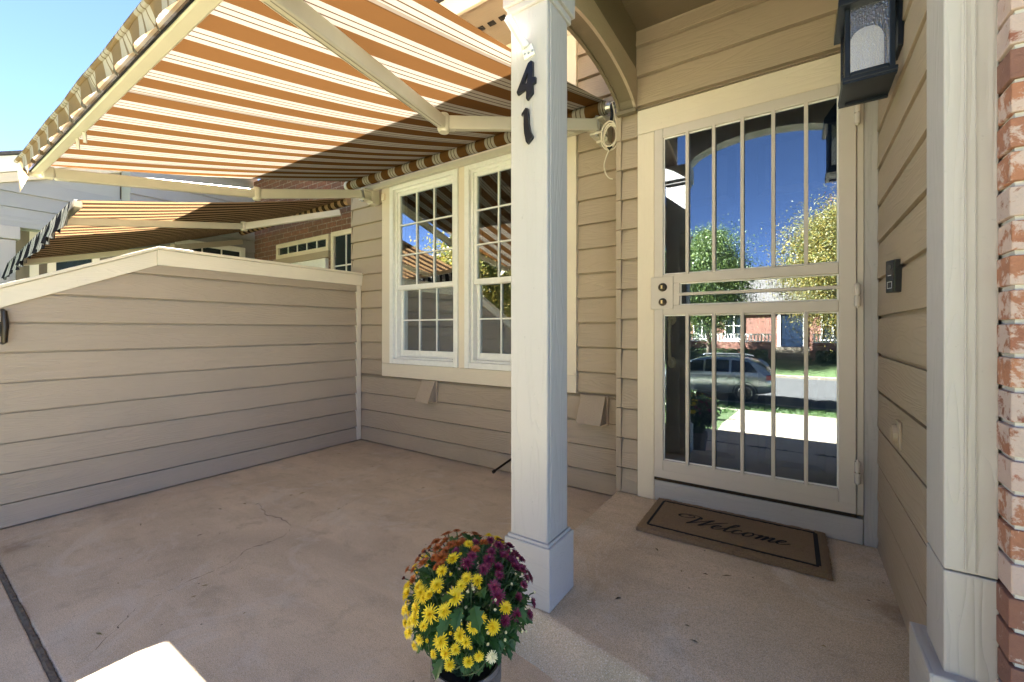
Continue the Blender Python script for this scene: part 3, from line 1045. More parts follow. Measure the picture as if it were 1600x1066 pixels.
# valance: short ruffled flap that hangs from a hemmed rim just outside the front bar
m = MB()
nu, nv = 300, 8
vs, fs = [], []
def rim(x):
    return (.434 + .0012 * math.sin(x * 9), 2.091 + .0012 * math.sin(x * 13))
for i in range(nu + 1):
    s_ = i / nu
    x = -3.66 + 2.76 * s_
    ph = math.pi * x / .20
    ry, rz = rim(x)
    drop = .040 + .034 * abs(math.sin(ph)) ** .7
    for j in range(nv + 1):
        t = j / nv
        fold = math.sin(2 * ph + .8) * .016 * t
        y = ry + .018 * t + fold
        zz = rz - drop * t - .012 * math.sin(math.pi * t) * math.cos(2 * ph)
        xx = x + .022 * math.sin(2 * ph + 2.2) * t
        if s_ < .05:
            k = (1 - s_ / .05) ** 1.3
            zz -= .085 * k * t
            xx -= .085 * k * t
            y += .02 * k * t
        vs.append((xx, y, zz))
for i in range(nu):
    for j in range(nv):
        a = i * (nv + 1) + j
        fs.append((a, a + nv + 1, a + nv + 2, a + 1))
m.add(vs, fs)
m.build('valance', 'valance_cloth', AW, smooth='all')
MB().tube([(-3.66 + 2.76 * i / 200, *rim(-3.66 + 2.76 * i / 200)) for i in range(201)], .010, 10).build('valance_hem', 'valance_cloth', AW, smooth=True)
m = MB()
vs = []
for i in range(61):
    x = -3.60 + 2.70 * i / 60
    ry, rz = rim(x)
    vs += [(x, ry, rz + .009), (x, .50, 2.089)]
m.add(vs, [(2 * i, 2 * i + 1, 2 * i + 3, 2 * i + 2) for i in range(60)])
m.build('valance_header', 'valance_cloth', AW, smooth='all')

# neighbour's awning
NA = thing('retractable_awning', 'black and cream striped awning over the neighbouring patio, its valance hanging', 'awning', (-5.5, 3.1, 2.6))
m = MB()
vs, fs = [], []
nx, ny = 40, 16
for j in range(ny + 1):
    t = j / ny
    for i in range(nx + 1):
        s_ = i / nx
        x = -7.0 + 2.70 * s_ + .04 * t * (s_ - .5)
        y = 3.02 + (.79 - 3.02) * t
        zz = (2.66 - .05 * (1 - s_)) + ((2.07 - .21 * (1 - s_)) - (2.66 - .05 * (1 - s_))) * t - .03 * math.sin(math.pi * t)
        vs.append((x, y, zz))
for j in range(ny):
    for i in range(nx):
        a = j * (nx + 1) + i
        fs.append((a, a + 1, a + nx + 2, a + nx + 1))
m.add(vs, fs)
m.build('fabric', 'fabric_dark', NA, smooth='all')
MB().bar((-7.03, .80, 1.83), (-4.29, .80, 2.05), .045, .05).build('front_bar', 'awning_metal', NA, .005)
m = MB()
vs, fs = [], []
nu, nv = 200, 6
for i in range(nu + 1):
    s_ = i / nu
    x = -7.05 + 2.77 * s_
    zt = 1.86 + .215 * s_
    sca = .165 + .035 * abs(math.sin(x * math.pi / .22))
    for j in range(nv + 1):
        t = j / nv
        vs.append((x + .012 * math.sin(x * 40) * t, 0.77 - .03 * t + .018 * math.sin(x * 34) * t, zt - sca * t))
for i in range(nu):
    for j in range(nv):
        a = i * (nv + 1) + j
        fs.append((a, a + nv + 1, a + nv + 2, a + 1))
m.add(vs, fs)
m.build('valance', 'valance_dark', NA, smooth='all')
MB().tube([(-7.0, 3.03, 2.60), (-4.3, 3.03, 2.63)], .042, 18).build('roller_tube', 'fabric_dark', NA, smooth=True)
for sh, elb, fr in (((-4.40, 2.98, 2.50), (-4.92, 2.18, 2.25), (-4.80, .82, 2.00)), ((-6.80, 2.98, 2.44), (-6.30, 2.0, 2.14), (-6.75, .82, 1.84))):
    A = MB().bar(sh, elb, .045, .07).build('arm', 'awning_metal', NA, .006)
    MB().bar(elb, fr, .042, .06).build('forearm', 'awning_metal', A, .006)
    e = Vector(elb)
    MB().tube([e + Vector((0, 0, -.045)), e + Vector((0, 0, .045))], .032, 16).build('elbow', 'awning_metal', A, smooth=True)

# ================================================================== NEIGHBOURING TOWNHOUSE
N = thing('townhouse', 'neighbouring townhouse with brick entry, pale grey sided porch and white gable edge', 'house', (-6.5, 3.2, 0))
nb = MB().box(-6.95, -3.94, 3.22, 3.4, 0, 3.42).build('brick_wall', 'far_brick', N)
calc_uv(nb, 0)
def frame_win(x0, x1, z0, z1, y, fw, nmun, parent, mat='cream_x'):
    m = MB()
    m.box(x0, x0 + fw, y - .05, y - .002, z0, z1).box(x1 - fw, x1, y - .05, y - .002, z0, z1)
    m.box(x0 + fw, x1 - fw, y - .05, y - .002, z0, z0 + fw).box(x0 + fw, x1 - fw, y - .05, y - .002, z1 - fw, z1)
    w = m.build('window', mat, parent, .004)
    MB().box(x0 + fw, x1 - fw, y - .022, y - .018, z0 + fw, z1 - fw).build('pane', 'far_glass', w)
    for k in range(1, nmun):
        xx = x0 + fw + (x1 - x0 - 2 * fw) * k / nmun
        MB().box(xx - .008, xx + .008, y - .032, y - .0225, z0 + fw, z1 - fw).build('muntin', 'vinyl', w)
    return w
frame_win(-6.20, -4.93, 2.15, 2.36, 3.22, .055, 5, N)
w = frame_win(-4.88, -4.30, .30, 2.37, 3.22, .06, 2, N)
for k in range(1, 5):
    MB().box(-4.82, -4.36, 3.188, 3.1975, .3 + k * .41 - .008, .3 + k * .41 + .008).build('muntin', 'vinyl', w)
nd = boxo('front_door', 'vinyl', N, (-6.14, -4.99, 3.17, 3.215, .05, 2.06))
boxo('door_casing', 'siding_x', N, (-6.25, -4.90, 3.15, 3.218, 2.065, 2.145))
nlines = [.05 + .175 * k for k in range(20)]
wing = MB().box(-7.25, -6.93, 1.75, 3.22, 0, 3.35).build('wing_wall', 'grey_siding', N)
for z0, z1 in zip(nlines, nlines[1:]):
    if z1 < 3.33:
        lap_y(wing, 1.75, 3.215, -6.93, 1, z0, z1, 'grey_siding')
# window on the side wall of the wing
m = MB()
y0, y1, z0, z1, fw = 2.20, 3.06, 1.1, 2.37, .07
X = -6.90
m.box(X - .002, X + .04, y0, y0 + fw, z0, z1).box(X - .002, X + .04, y1 - fw, y1, z0, z1)
m.box(X - .002, X + .04, y0 + fw, y1 - fw, z0, z0 + fw).box(X - .002, X + .04, y0 + fw, y1 - fw, z1 - fw, z1)
ws = m.build('window', 'vinyl', N, .004)
MB().box(X + .008, X + .012, y0 + fw, y1 - fw, z0 + fw, z1 - fw).build('pane', 'far_glass', ws)
for k in (1, 2):
    yy = y0 + fw + (y1 - y0 - 2 * fw) * k / 3
    MB().box(X + .013, X + .022, yy - .008, yy + .008, z0 + fw, z1 - fw).build('muntin', 'vinyl', ws)
# porch side gable: boards under a rising white rake
gb = MB()
rake = lambda y: 2.96 + (y - .746) * .42
gb.prism([(.60, 2.40), (1.75, 2.40), (1.75, rake(1.75)), (.60, rake(.60))], 0, -7.5, -7.32).build('gable_wall', 'grey_siding', N)
gp = [c for c in bpy.data.objects if c.name.startswith('gable_wall')][0]
for zb in (2.36, 2.52, 2.69):
    lap_y(gp, .58, 1.76, -7.32, 1, zb, zb + .165, 'grey_siding')
MB().prism([(.40, rake(.40) - .09), (.40, rake(.40) + .09), (3.3, rake(3.3) + .09), (3.3, rake(3.3) - .09)], 0, -7.30, -7.24).build('rake_board', 'vinyl', gp, .004)
MB().prism([(.40, rake(.40) - .20), (.40, rake(.40) - .095), (3.3, rake(3.3) - .095), (3.3, rake(3.3) - .20)], 0, -7.296, -7.262).build('rake_board', 'cream_y', gp, .004)
MB().prism([(.36, rake(.36) + .095), (.36, rake(.36) + .13), (3.4, rake(3.4) + .13), (3.4, rake(3.4) + .095)], 0, -9.6, -7.2).build('porch_shingles', 'asphalt_shingle', N)
MB().prism([(1.75, rake(1.75) - .2), (3.3, rake(3.3) - .2), (3.3, 3.3), (1.75, 3.3)], 0, -7.4, -7.0).build('upper_wall', 'grey_siding', N)
MB().box(-7.50, -7.29, .70, 1.76, 2.30, 2.42).build('porch_beam', 'grey_siding', N, .004)
nc = MB().box(-7.46, -7.30, .70, .86, 0, 2.15).build('porch_column', 'white_z', N, .005)
MB().box(-7.49, -7.27, .67, .89, 2.16, 2.30).build('capital', 'white_z', nc, .005)
# far side wall of that porch with a cream framed window
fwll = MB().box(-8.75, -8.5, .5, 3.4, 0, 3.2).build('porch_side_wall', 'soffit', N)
m = MB()
y0, y1, z0, z1, fw = 1.28, 1.80, .9, 2.40, .08
X = -8.5
m.box(X, X + .04, y0, y0 + fw, z0, z1).box(X, X + .04, y1 - fw, y1, z0, z1).box(X, X + .04, y0 + fw, y1 - fw, z0, z0 + fw).box(X, X + .04, y0 + fw, y1 - fw, z1 - fw, z1)
ws = m.build('window', 'cream_z', N, .004)
MB().box(X + .008, X + .012, y0 + fw, y1 - fw, z0 + fw, z1 - fw).build('pane', 'far_glass', ws)
boxo('corner_board', 'cream_z', N, (-8.5, -8.46, 1.12, 1.20, .1, 3.1))
MB().box(-8.48, -7.28, 1.76, 1.80, 2.30, 3.2).build('porch_back_wall', 'soffit', N)

# lantern builder (used on both porches)
def lantern(label, base, sx, group):
    """base = wall point; sx = direction away from the wall along X"""
    L = thing('wall_lantern', label, 'lantern', base, group)
    bx, by, bz = base
    def X(d):
        return bx + sx * d
    def B(m, d0, d1, y0, y1, z0, z1):
        a, b = sorted((X(d0), X(d1)))
        return m.box(a, b, by + y0, by + y1, bz + z0, bz + z1)
    B(MB(), 0, .018, -.055, .055, .10, .40).build('back_plate', 'lantern', L, .005)
    B(MB(), .018, .05, -.03, .03, .22, .33).build('arm', 'lantern', L, .005)
    d0, d1, y0, y1 = .028, .166, -.095, .095
    m = MB()
    f = .016
    for a, b in ((d0, d0 + f), (d1 - f, d1)):
        for c, d in ((y0, y0 + f), (y1 - f, y1)):
            B(m, a, b, c, d, .018, .285)
    for zz in (.018, .270):
        B(m, d0 + f, d1 - f, y0, y0 + f, zz, zz + f)
        B(m, d0 + f, d1 - f, y1 - f, y1, zz, zz + f)
        B(m, d0, d0 + f, y0 + f, y1 - f, zz, zz + f)
        B(m, d1 - f, d1, y0 + f, y1 - f, zz, zz + f)
    m.build('frame', 'lantern', L, .003)
    m = MB()
    B(m, d0 - .006, d1 + .008, y0 - .008, y1 + .008, 0, .016)
    m.build('base_plate', 'lantern', L, .003)
    m = MB()
    B(m, d0 - .004, d1 + .006, y0 - .006, y0 + .012, -.008, -.0005)
    B(m, d0 - .004, d1 + .006, y1 - .012, y1 + .006, -.008, -.0005)
    B(m, d1 - .012, d1 + .006, y0 + .012, y1 - .012, -.008, -.0005)
    m.build('base_lip', 'lantern', L)
    m = MB()
    B(m, d0 + f, d1 - f, y0 + .005, y0 + .008, .034, .27)
    B(m, d0 + f, d1 - f, y1 - .008, y1 - .005, .034, .27)
    B(m, d1 - .008, d1 - .005, y0 + f, y1 - f, .034, .27)
    m.build('glass', 'seeded', L)
    cx = X((d0 + d1) / 2)
    MB().lathe([(.050, .030), (.050, .175), (.046, .195), (.036, .212), (.018, .222), (0, .224)], (cx, by, bz), 28).build('lamp_sleeve', 'frost', L, smooth=True)
    # flared hood
    m = MB()
    a0, a1 = sorted((X(d0 - .012), X(d1 + .020)))
    b0, b1 = sorted((X(d0 + .035), X(d1 - .035)))
    vs = [(a0, by + y0 - .030, bz + .262), (a1, by + y0 - .030, bz + .262), (a1, by + y1 + .030, bz + .262), (a0, by + y1 + .030, bz + .262),
          (a0, by + y0 - .030, bz + .290), (a1, by + y0 - .030, bz + .290), (a1, by + y1 + .030, bz + .290), (a0, by + y1 + .030, bz + .290),
          (b0, by - .04, bz + .40), (b1, by - .04, bz + .40), (b1, by + .04, bz + .40), (b0, by + .04, bz + .40)]
    m.add(vs, [(0, 1, 5, 4), (1, 2, 6, 5), (2, 3, 7, 6), (3, 0, 4, 7), (4, 5, 9, 8), (5, 6, 10, 9), (6, 7, 11, 10), (7, 4, 8, 11), (8, 9, 10, 11), (3, 2, 1, 0)])
    m.build('hood', 'lantern', L, .003)
    return L
lantern('dark blue-black box lantern with seeded glass on the siding beside the storm door', (XR - .012, 2.035, 2.030), -1, 'wall lanterns')
lantern('small dark lantern on the neighbouring porch wall, above the privacy wall', (-8.5, 2.02, 2.22), 1, 'wall lanterns')

# ================================================================== SMALL THINGS ON THE HOUSE
def number(name, label, outline, hole, loc):
    bm = bmesh.new()
    cv = bpy.data.curves.new(name, 'CURVE')
    cv.dimensions = '2D'
    cv.fill_mode = 'BOTH'
    cv.extrude = .005
    cv.bevel_depth = .0012
    for pts in (outline, hole):
        if not pts:
            continue
        sp_ = cv.splines.new('POLY')
        sp_.points.add(len(pts) - 1)
        for p, q in zip(sp_.points, pts):
            p.co = (q[0] - loc[0], q[1] - loc[2], 0, 1)
        sp_.use_cyclic_u = True
    tmp = bpy.data.objects.new('tmp', cv)
    col.objects.link(tmp)
    dg = bpy.context.evaluated_depsgraph_get()
    me = bpy.data.meshes.new_from_object(tmp.evaluated_get(dg))
    bpy.data.objects.remove(tmp)
    me.name = name
    me.materials.clear()
    me.materials.append(M['number'])
    o = bpy.data.objects.new(name, me)
    col.objects.link(o)
    o.rotation_euler = (R(90), 0, 0)
    o.location = loc
    bm.free()
    return tag(o, label, 'house number', 'house number digits')
def smooth_poly(P):
    return [tuple(v)[:2] for v in catmull([(x, y, 0) for x, y in P + [P[0]]], 4)][:-1]
O4 = [(-.8049, 2.1189), (-.7988, 2.1136), (-.7994, 2.0566), (-.7872, 2.0536), (-.7884, 2.0358), (-.8, 2.0332), (-.7988, 2.0003), (-.8209, 1.9818), (-.8253, 1.9884), (-.824, 2.0155), (-.8334, 2.0227), (-.8625, 2.0131), (-.8663, 2.0234), (-.8359, 2.0793), (-.8172, 2.1137)]
H4 = [(-.8147, 2.0881), (-.8222, 2.0414), (-.8397, 2.0428), (-.8271, 2.0711)]
O1 = [(-.8284, 1.9533), (-.8184, 1.9483), (-.8172, 1.9279), (-.816, 1.8959), (-.8086, 1.8623), (-.7988, 1.844), (-.8, 1.838), (-.8197, 1.8218), (-.8259, 1.8297), (-.8334, 1.8634), (-.8359, 1.8959), (-.8346, 1.9328), (-.8447, 1.9324), (-.8434, 1.9379)]
number('house_number', 'black metal digit 4, the upper number on the white porch column', O4, H4, (-.826, 1.326, 2.05))
number('house_number', 'black metal digit 1, the lower number on the white porch column', O1, None, (-.822, 1.326, 1.89))
hk = thing('flag_bracket', 'white flag pole bracket screwed to the column above the digits', 'bracket', (-.815, 1.331, 2.16))
MB().prism([(-.846, 2.172), (-.838, 2.137), (-.792, 2.143), (-.808, 2.188)], 1, 1.327, 1.3325).build('plate', 'vinyl', hk, .001)
MB().bar((-.824, 1.318, 2.172), (-.868, 1.262, 2.268), .026, .024).build('socket', 'vinyl', hk, .005)
for x, z in ((-.835, 2.157), (-.818, 2.155), (-.803, 2.158)):
    q = MB().lathe([(0, .003), (.004, .002), (.005, 0)], (0, 0, 0), 12).build('screw', 'steel', hk, smooth=True)
    q.rotation_euler = (R(90), 0, 0)
    q.location = Vector((x, 1.3265, z)) - hk.location

bl = thing('video_doorbell', 'slim black video doorbell on the siding right of the storm door', 'doorbell', (.30, 2.04, 1.33))
m = MB()
pl4 = [(XR - .012, 2.012), (.2835, 2.012), (.266, 2.058), (XR - .012, 2.058)]
m.prism(pl4, 2, 1.275, 1.392)
m.build('body', 'black', bl, .003)
def on_face(t, z):
    return (.2835 + (.266 - .2835) * t - .0008, 2.012 + .046 * t - .0004, z)
m = MB()
for (t0, t1, z0, z1) in ((.22, .78, 1.2900, 1.2925), (.22, .78, 1.3125, 1.315), (.22, .28, 1.2925, 1.3125), (.72, .78, 1.2925, 1.3125)):
    m.add([on_face(t0, z0), on_face(t1, z0), on_face(t1, z1), on_face(t0, z1)], [(0, 1, 2, 3)])
m.build('button_ring', 'steel', bl)
q = MB().add([on_face(.5 + .22 * math.cos(a), 1.368 + .010 * math.sin(a)) for a in [i * math.pi / 8 for i in range(16)]], [tuple(range(16))]).build('camera_lens', 'far_glass', bl)
MB().add([on_face(.3, 1.336), on_face(.7, 1.336), on_face(.7, 1.3385), on_face(.3, 1.3385)], [(0, 1, 2, 3)]).build('light_strip', 'steel', bl)

kc = thing('outdoor_outlet_knob', 'taupe painted round knob on a plate low on the siding', 'knob', (.30, 2.05, .765))
MB().box(.294, .303, 2.00, 2.075, .715, .815).build('plate', 'siding_z', kc, .003)
q = MB().lathe([(0, .017), (.024, .017), (.031, .014), (.034, .006), (.034, 0)], (0, 0, 0), 28).build('knob', 'siding_z', kc, smooth=True)
q.matrix_local = Matrix.Translation(Vector((.295, 2.045, .768)) - kc.location) @ Matrix.Rotation(R(-90), 4, 'Y')

def vent(xc, w, zt, label):
    t = thing('dryer_vent', label, 'vent', (xc, 2.80, zt - .1), 'vent hoods under the window')
    h, dp = .185, .105
    y0 = 2.790
    m = MB()
    x0, x1 = xc - w / 2, xc + w / 2
    vs = [(x0, y0, zt), (x1, y0, zt), (x1, y0 - dp, zt - h), (x0, y0 - dp, zt - h), (x0, y0, zt - h + .02), (x1, y0, zt - h + .02), (x1, y0 - .012, zt), (x0, y0 - .012, zt)]
    m.add([(x0, y0, zt), (x1, y0, zt), (x1, y0, zt - h), (x0, y0, zt - h), (x0, y0 - .014, zt), (x1, y0 - .014, zt), (x1, y0 - dp, zt - h), (x0, y0 - dp, zt - h)], [(0, 4, 7, 3), (1, 2, 6, 5), (4, 5, 6, 7), (0, 1, 5, 4)])
    o = m.build('hood', 'siding_z', t)
    sd_ = o.modifiers.new('sheet', 'SOLIDIFY')
    sd_.thickness = .003
    MB().box(x0 + .006, x1 - .006, y0 - .006, y0, zt - h + .01, zt - .01).build('throat', 'black', t)
    MB().box(x0 - .018, x1 + .018, y0 - .004, y0 + .006, zt - h - .012, zt + .004).build('flange', 'siding_z', t, .002)
    return t
vent(-2.775, .155, .682, 'taupe sheet vent hood on the siding under the left window')
vent(-1.185, .175, .682, 'taupe sheet vent hood on the siding between column and door corner')
pv = thing('drain_pipe', 'short rusty drain pipe stub poking out of the siding near the floor', 'pipe', (-1.95, 2.80, .09))
MB().tube([(-1.88, 2.82, .125), (-1.90, 2.74, .10), (-1.93, 2.64, .062)], .009, 12).build('stub', 'bronze', pv, smooth=True)
MB().tube([(-1.931, 2.636, .0605), (-1.936, 2.618, .054)], .013, 12).build('pipe_end', 'bronze', pv, smooth=True)

ck = thing('awning_cord', 'coiled cream cord hung from a black hook at the awning end', 'cord', (-.98, 2.55, 2.2))
hkp = [(-.985, 2.64, 2.60), (-.985, 2.605, 2.575), (-.982, 2.60, 2.53), (-.986, 2.605, 2.49), (-.990, 2.60, 2.455), (-.983, 2.585, 2.44)]
MB().tube(catmull(hkp, 6), .010, 10).build('hook', 'black', ck, smooth=True)
MB().tube([(-1.01, 2.655, 2.60), (-.965, 2.655, 2.60)], .022, 16).build('gear_eye', 'steel', ck, smooth=True)
coil = []
for i in range(180):
    a = i / 180 * 2 * math.pi * 5.0
    wob = 1 + .10 * math.sin(a * .43) + .05 * math.sin(a * 1.7)
    coil.append((-.985 + .047 * wob * math.sin(a) + .006 * math.sin(a * .31), 2.58 + .012 * math.sin(a * .6) - .0016 * (i / 18), 2.365 + .078 * wob * math.cos(a)))
MB().tube(coil, .0042, 8).build('coil', 'cord', ck, smooth=True)
MB().tube(catmull([(-.980, 2.60, 2.59), (-.962, 2.59, 2.52), (-.945, 2.575, 2.44), (-.940, 2.57, 2.40)], 8), .0042, 8).build('cord_lead', 'cord', ck, smooth=True)
MB().tube(catmull([(-.985, 2.575, 2.29), (-1.005, 2.57, 2.245), (-1.022, 2.57, 2.19), (-1.012, 2.57, 2.135), (-.988, 2.57, 2.10), (-.965, 2.57, 2.088)], 8), .0042, 8).build('cord_tail', 'cord', ck, smooth=True)
MB().tube([(-.995, 2.572, 2.285), (-.972, 2.572, 2.30)], .013, 10).build('cord_tie', 'black', ck, smooth=True)
ea = tag(MB().box(-3.402, -3.362, 2.755, 2.7765, 2.415, 2.475).build('window_sensor', 'cream_z', None, .004), 'small cream square fitting on the window trim below the awning end', 'fitting')

# ================================================================== DOORMAT
MT = thing('doormat', 'brown coir doormat with a black border line and the word Welcome', 'doormat', (-.28, 2.33, .14))
MT.rotation_euler = (0, 0, R(0.6))
ml, mw, mh = .79, .44, .026
def mat_child(o):
    o.parent = MT
    o.location = (0, 0, 0)
    return o
nxm, nym = 80, 44
vs, fs = [], []
for j in range(nym + 1):
    for i in range(nxm + 1):
        x = -ml / 2 + ml * i / nxm
        y = -mw / 2 + mw * j / nym
        e = min(i, nxm - i, j, nym - j)
        zz = mh + rnd.uniform(-.0015, .0015) if e > 0 else .003
        if e == 0:
            x += rnd.uniform(-.0035, .0035)
            y += rnd.uniform(-.0035, .0035)
        elif e == 1:
            zz = mh - .004 + rnd.uniform(-.003, .003)
            k = .006
            x += (k if i == nxm - 1 else -k if i == 1 else 0)
            y += (k if j == nym - 1 else -k if j == 1 else 0)
        vs.append((x, y, zz))
for j in range(nym):
    for i in range(nxm):
        a = j * (nxm + 1) + i
        fs.append((a, a + 1, a + nxm + 2, a + nxm + 1))
mat_child(MB().add(vs, fs).build('mat_body', 'coir'))
fz = MB()
for _ in range(9000):
    x, y = rnd.uniform(-ml / 2 + .004, ml / 2 - .004), rnd.uniform(-mw / 2 + .004, mw / 2 - .004)
    if rnd.random() < .25:
        if rnd.random() < .6:
            y = rnd.choice((-1, 1)) * (mw / 2 - rnd.uniform(-.004, .006))
        else:
            x = rnd.choice((-1, 1)) * (ml / 2 - rnd.uniform(-.004, .006))
    a = rnd.uniform(0, 6.28)
    L, hh = rnd.uniform(.003, .008), rnd.uniform(.0005, .0035)
    z0 = mh - .002 if abs(y) < mw / 2 - .006 and abs(x) < ml / 2 - .006 else rnd.uniform(.004, mh - .004)
    c, s_ = math.cos(a), math.sin(a)
    fz.add([(x - s_ * .0006, y + c * .0006, z0), (x + s_ * .0006, y - c * .0006, z0), (x + c * L, y + s_ * L, z0 + hh)], [(0, 1, 2)])
fb = mat_child(fz.build('coir_fibres', 'coir'))
fb['kind'] = 'stuff'
zt = mh + .0022
m = MB()
a, b, w = ml / 2 - .045, mw / 2 - .048, .0055
m.box(-a, a, -b - w, -b + w, mh - .002, zt).box(-a, a, b - w, b + w, mh - .002, zt)
m.box(-a - w, -a + w, -b + w, b - w, mh - .002, zt).box(a - w * 1.6, a + w * 1.6, -b + w, b - w, mh - .002, zt)
mat_child(m.build('border_line', 'ink'))
ST = [[(1.55, 1.45), (1.45, 1.85), (.85, 2.10), (.1, 2.05), (-.45, 1.75), (-.5, 1.35), (0, 1.15), (.6, 1.3), (.85, 1.65), (.55, 1.9), (.2, 1.75)],
      [(1.35, 1.95), (1.3, 1.2), (1.1, .4), (.95, -.05), (1.5, .6), (2.2, 1.45), (2.55, 1.85), (2.35, 1.2), (2.1, .4), (2.0, -.02), (2.5, .6), (3.2, 1.5), (3.75, 2.0)],
      [(3.0, .35), (3.4, .55), (3.62, .88), (3.42, 1.0), (3.12, .65), (3.1, .2), (3.35, 0), (3.75, .25), (4.2, .85)],
      [(4.2, .85), (4.7, 1.6), (4.78, 2.05), (4.5, 1.85), (4.25, 1.0), (4.2, .2), (4.4, 0), (4.8, .35)],
      [(5.42, .8), (5.3, 1.0), (5.0, .8), (4.85, .35), (5.0, .02), (5.3, .1), (5.7, .5)],
      [(6.25, 1.0), (5.92, .82), (5.75, .35), (5.92, .0), (6.28, .2), (6.45, .65), (6.25, 1.0), (6.5, .85), (6.8, .9)],
      [(6.8, .75), (7.05, 1.0), (7.0, .5), (6.85, 0), (7.15, .6), (7.45, .98), (7.52, .8), (7.35, 0), (7.62, .55), (7.92, .98), (8.02, .8), (7.88, .2), (8.02, 0), (8.4, .35)],
      [(8.4, .35), (8.75, .55), (8.97, .88), (8.78, 1.0), (8.48, .65), (8.46, .2), (8.72, 0), (9.1, .2), (9.4, .5)]]
m = MB()
kx, ky = .0505, .050
for st in ST:
    P = catmull([(x, y, 0) for x, y in st], 10)
    vs, fs = [], []
    for i, p in enumerate(P):
        t = (P[min(i + 1, len(P) - 1)] - P[max(i - 1, 0)])
        t = t.normalized() if t.length > 0 else Vector((1, 0, 0))
        nrm = Vector((-t.y, t.x, 0))
        down = abs(t.y) * (1 if t.y < 0 else .35)
        w = (.0030 + .0055 * down) * .75
        c = Vector(((p.x - 4.3) * kx, (p.y - .75) * ky * 1.05 - .012, 0))
        c.x += c.y * .28
        vs += [(c.x + nrm.x * w, c.y + nrm.y * w, zt), (c.x - nrm.x * w, c.y - nrm.y * w, zt)]
        if i:
            fs.append((2 * i - 2, 2 * i - 1, 2 * i + 1, 2 * i))
    m.add(vs, fs)
mat_child(m.build('welcome_lettering', 'ink'))

# ================================================================== POTTED CHRYSANTHEMUM
PB = Vector((-.777, .924, 0))
PT = thing('potted_chrysanthemum', 'pot of yellow, orange and magenta chrysanthemums in front of the column', 'plant', PB)
prof = [(0, .004), (.068, .004), (.074, .0), (.078, .02), (.088, .13), (.091, .150), (.097, .158), (.097, .205), (.100, .212), (.096, .218), (.088, .214), (.086, .19), (0, .185)]
pt = MB().lathe(prof, (0, 0, 0), 48).build('pot', 'pot', None, smooth=True)
pt.parent = PT
for k in range(60):
    a = 2 * math.pi * k / 60
    c, s_ = math.cos(a), math.sin(a)
    q = MB().bar((.0975 * c, .0975 * s_, .164), (.0975 * c, .0975 * s_, .201), .0045, .0035, (c, s_, 0)).build('rib', 'pot', pt) if k % 1 == 0 else None
m = MB()
for k in range(14):
    a = 2 * math.pi * k / 14
    for dz in (0, .016, .032):
        def pp(da, z):
            r = .0785 + (z - .02) * .09
            return (r * math.cos(a + da), r * math.sin(a + da), z)
        sgn = 1 if k % 2 else -1
        m.tube([pp(-.16, .08 + dz - .03 * sgn), pp(0, .08 + dz), pp(.16, .08 + dz + .03 * sgn)], .0022, 6)
m.build('relief_pattern', 'pot', pt, smooth=True)
so_ = MB().lathe([(0, .196), (.086, .192)], (0, 0, 0), 24).build('soil', 'wood_mulch', None)
so_.parent = PT

def flower_mesh(name, mat, rings, plen, pw):
    m = MB()
    for ri, (cnt, rr, lift, ln) in enumerate(rings):
        for k in range(cnt):
            a = 2 * math.pi * (k + .5 * (ri % 2)) / cnt + rnd.uniform(-.09, .09)
            ln2 = ln * rnd.uniform(.88, 1.08)
            lf = lift + rnd.uniform(-.09, .09)
            c, s_ = math.cos(a), math.sin(a)
            def P(r, w, z):
                return (c * r - s_ * w, s_ * r + c * w, z)
            r0 = rr
            e1, e2 = ln2 * .55, ln2
            z1, z2 = e1 * math.sin(lf), e2 * math.sin(lf) - .06 * ln2
            h1, h2 = e1 * math.cos(lf), e2 * math.cos(lf)
            m.add([P(r0, -pw * .35, 0), P(r0, pw * .35, 0), P(r0 + h1, pw * .6, z1 + .03), P(r0 + h2, pw * .28, z2), P(r0 + h2, -pw * .28, z2), P(r0 + h1, -pw * .6, z1 + .03), P(r0 + h1, 0, z1 - .02)],
                  [(0, 1, 6), (1, 2, 6), (2, 3, 6), (3, 4, 6), (4, 5, 6), (5, 0, 6)])
    me = bpy.data.meshes.new(name)
    me.from_pydata(m.v, [], m.f)
    me.materials.append(M[mat])
    return me
RG = [(18, .10, .10, .90), (15, .08, .45, .74), (11, .05, .85, .55), (7, .03, 1.2, .36)]
FLV = {}
FL = {'y': flower_mesh('yellow_flower', 'petal_y', RG, 1, .17), 'o': flower_mesh('orange_flower', 'petal_o', RG, 1, .20), 'm': flower_mesh('magenta_flower', 'petal_m', RG, 1, .17), 'w': flower_mesh('cream_flower', 'petal_w', RG[:3], 1, .17)}
BD = [(6, .02, .75, .75), (6, .02, 1.1, .8)]
FL['b'] = flower_mesh('yellow_bud', 'petal_y', BD, 1, .5)
FL['r'] = flower_mesh('red_bud', 'bud_r', BD, 1, .5)
FL['g'] = flower_mesh('pale_bud', 'petal_w', BD, 1, .5)
for key_, mat_, w_ in (('y', 'petal_y', .16), ('o', 'petal_o', .20), ('m', 'petal_m', .16)):
    FLV[key_] = [FL[key_]]
    for v_ in range(4):
        rg = [(c_ + rnd.choice((-2, -1, 0, 2)), a_, b_ + rnd.uniform(-.12, .25) + (.35 if v_ == 3 else 0), l_ * rnd.uniform(.85, 1.08)) for c_, a_, b_, l_ in RG]
        FLV[key_].append(flower_mesh('flower_variant', mat_, rg, 1, w_ * rnd.uniform(.8, 1.15)))
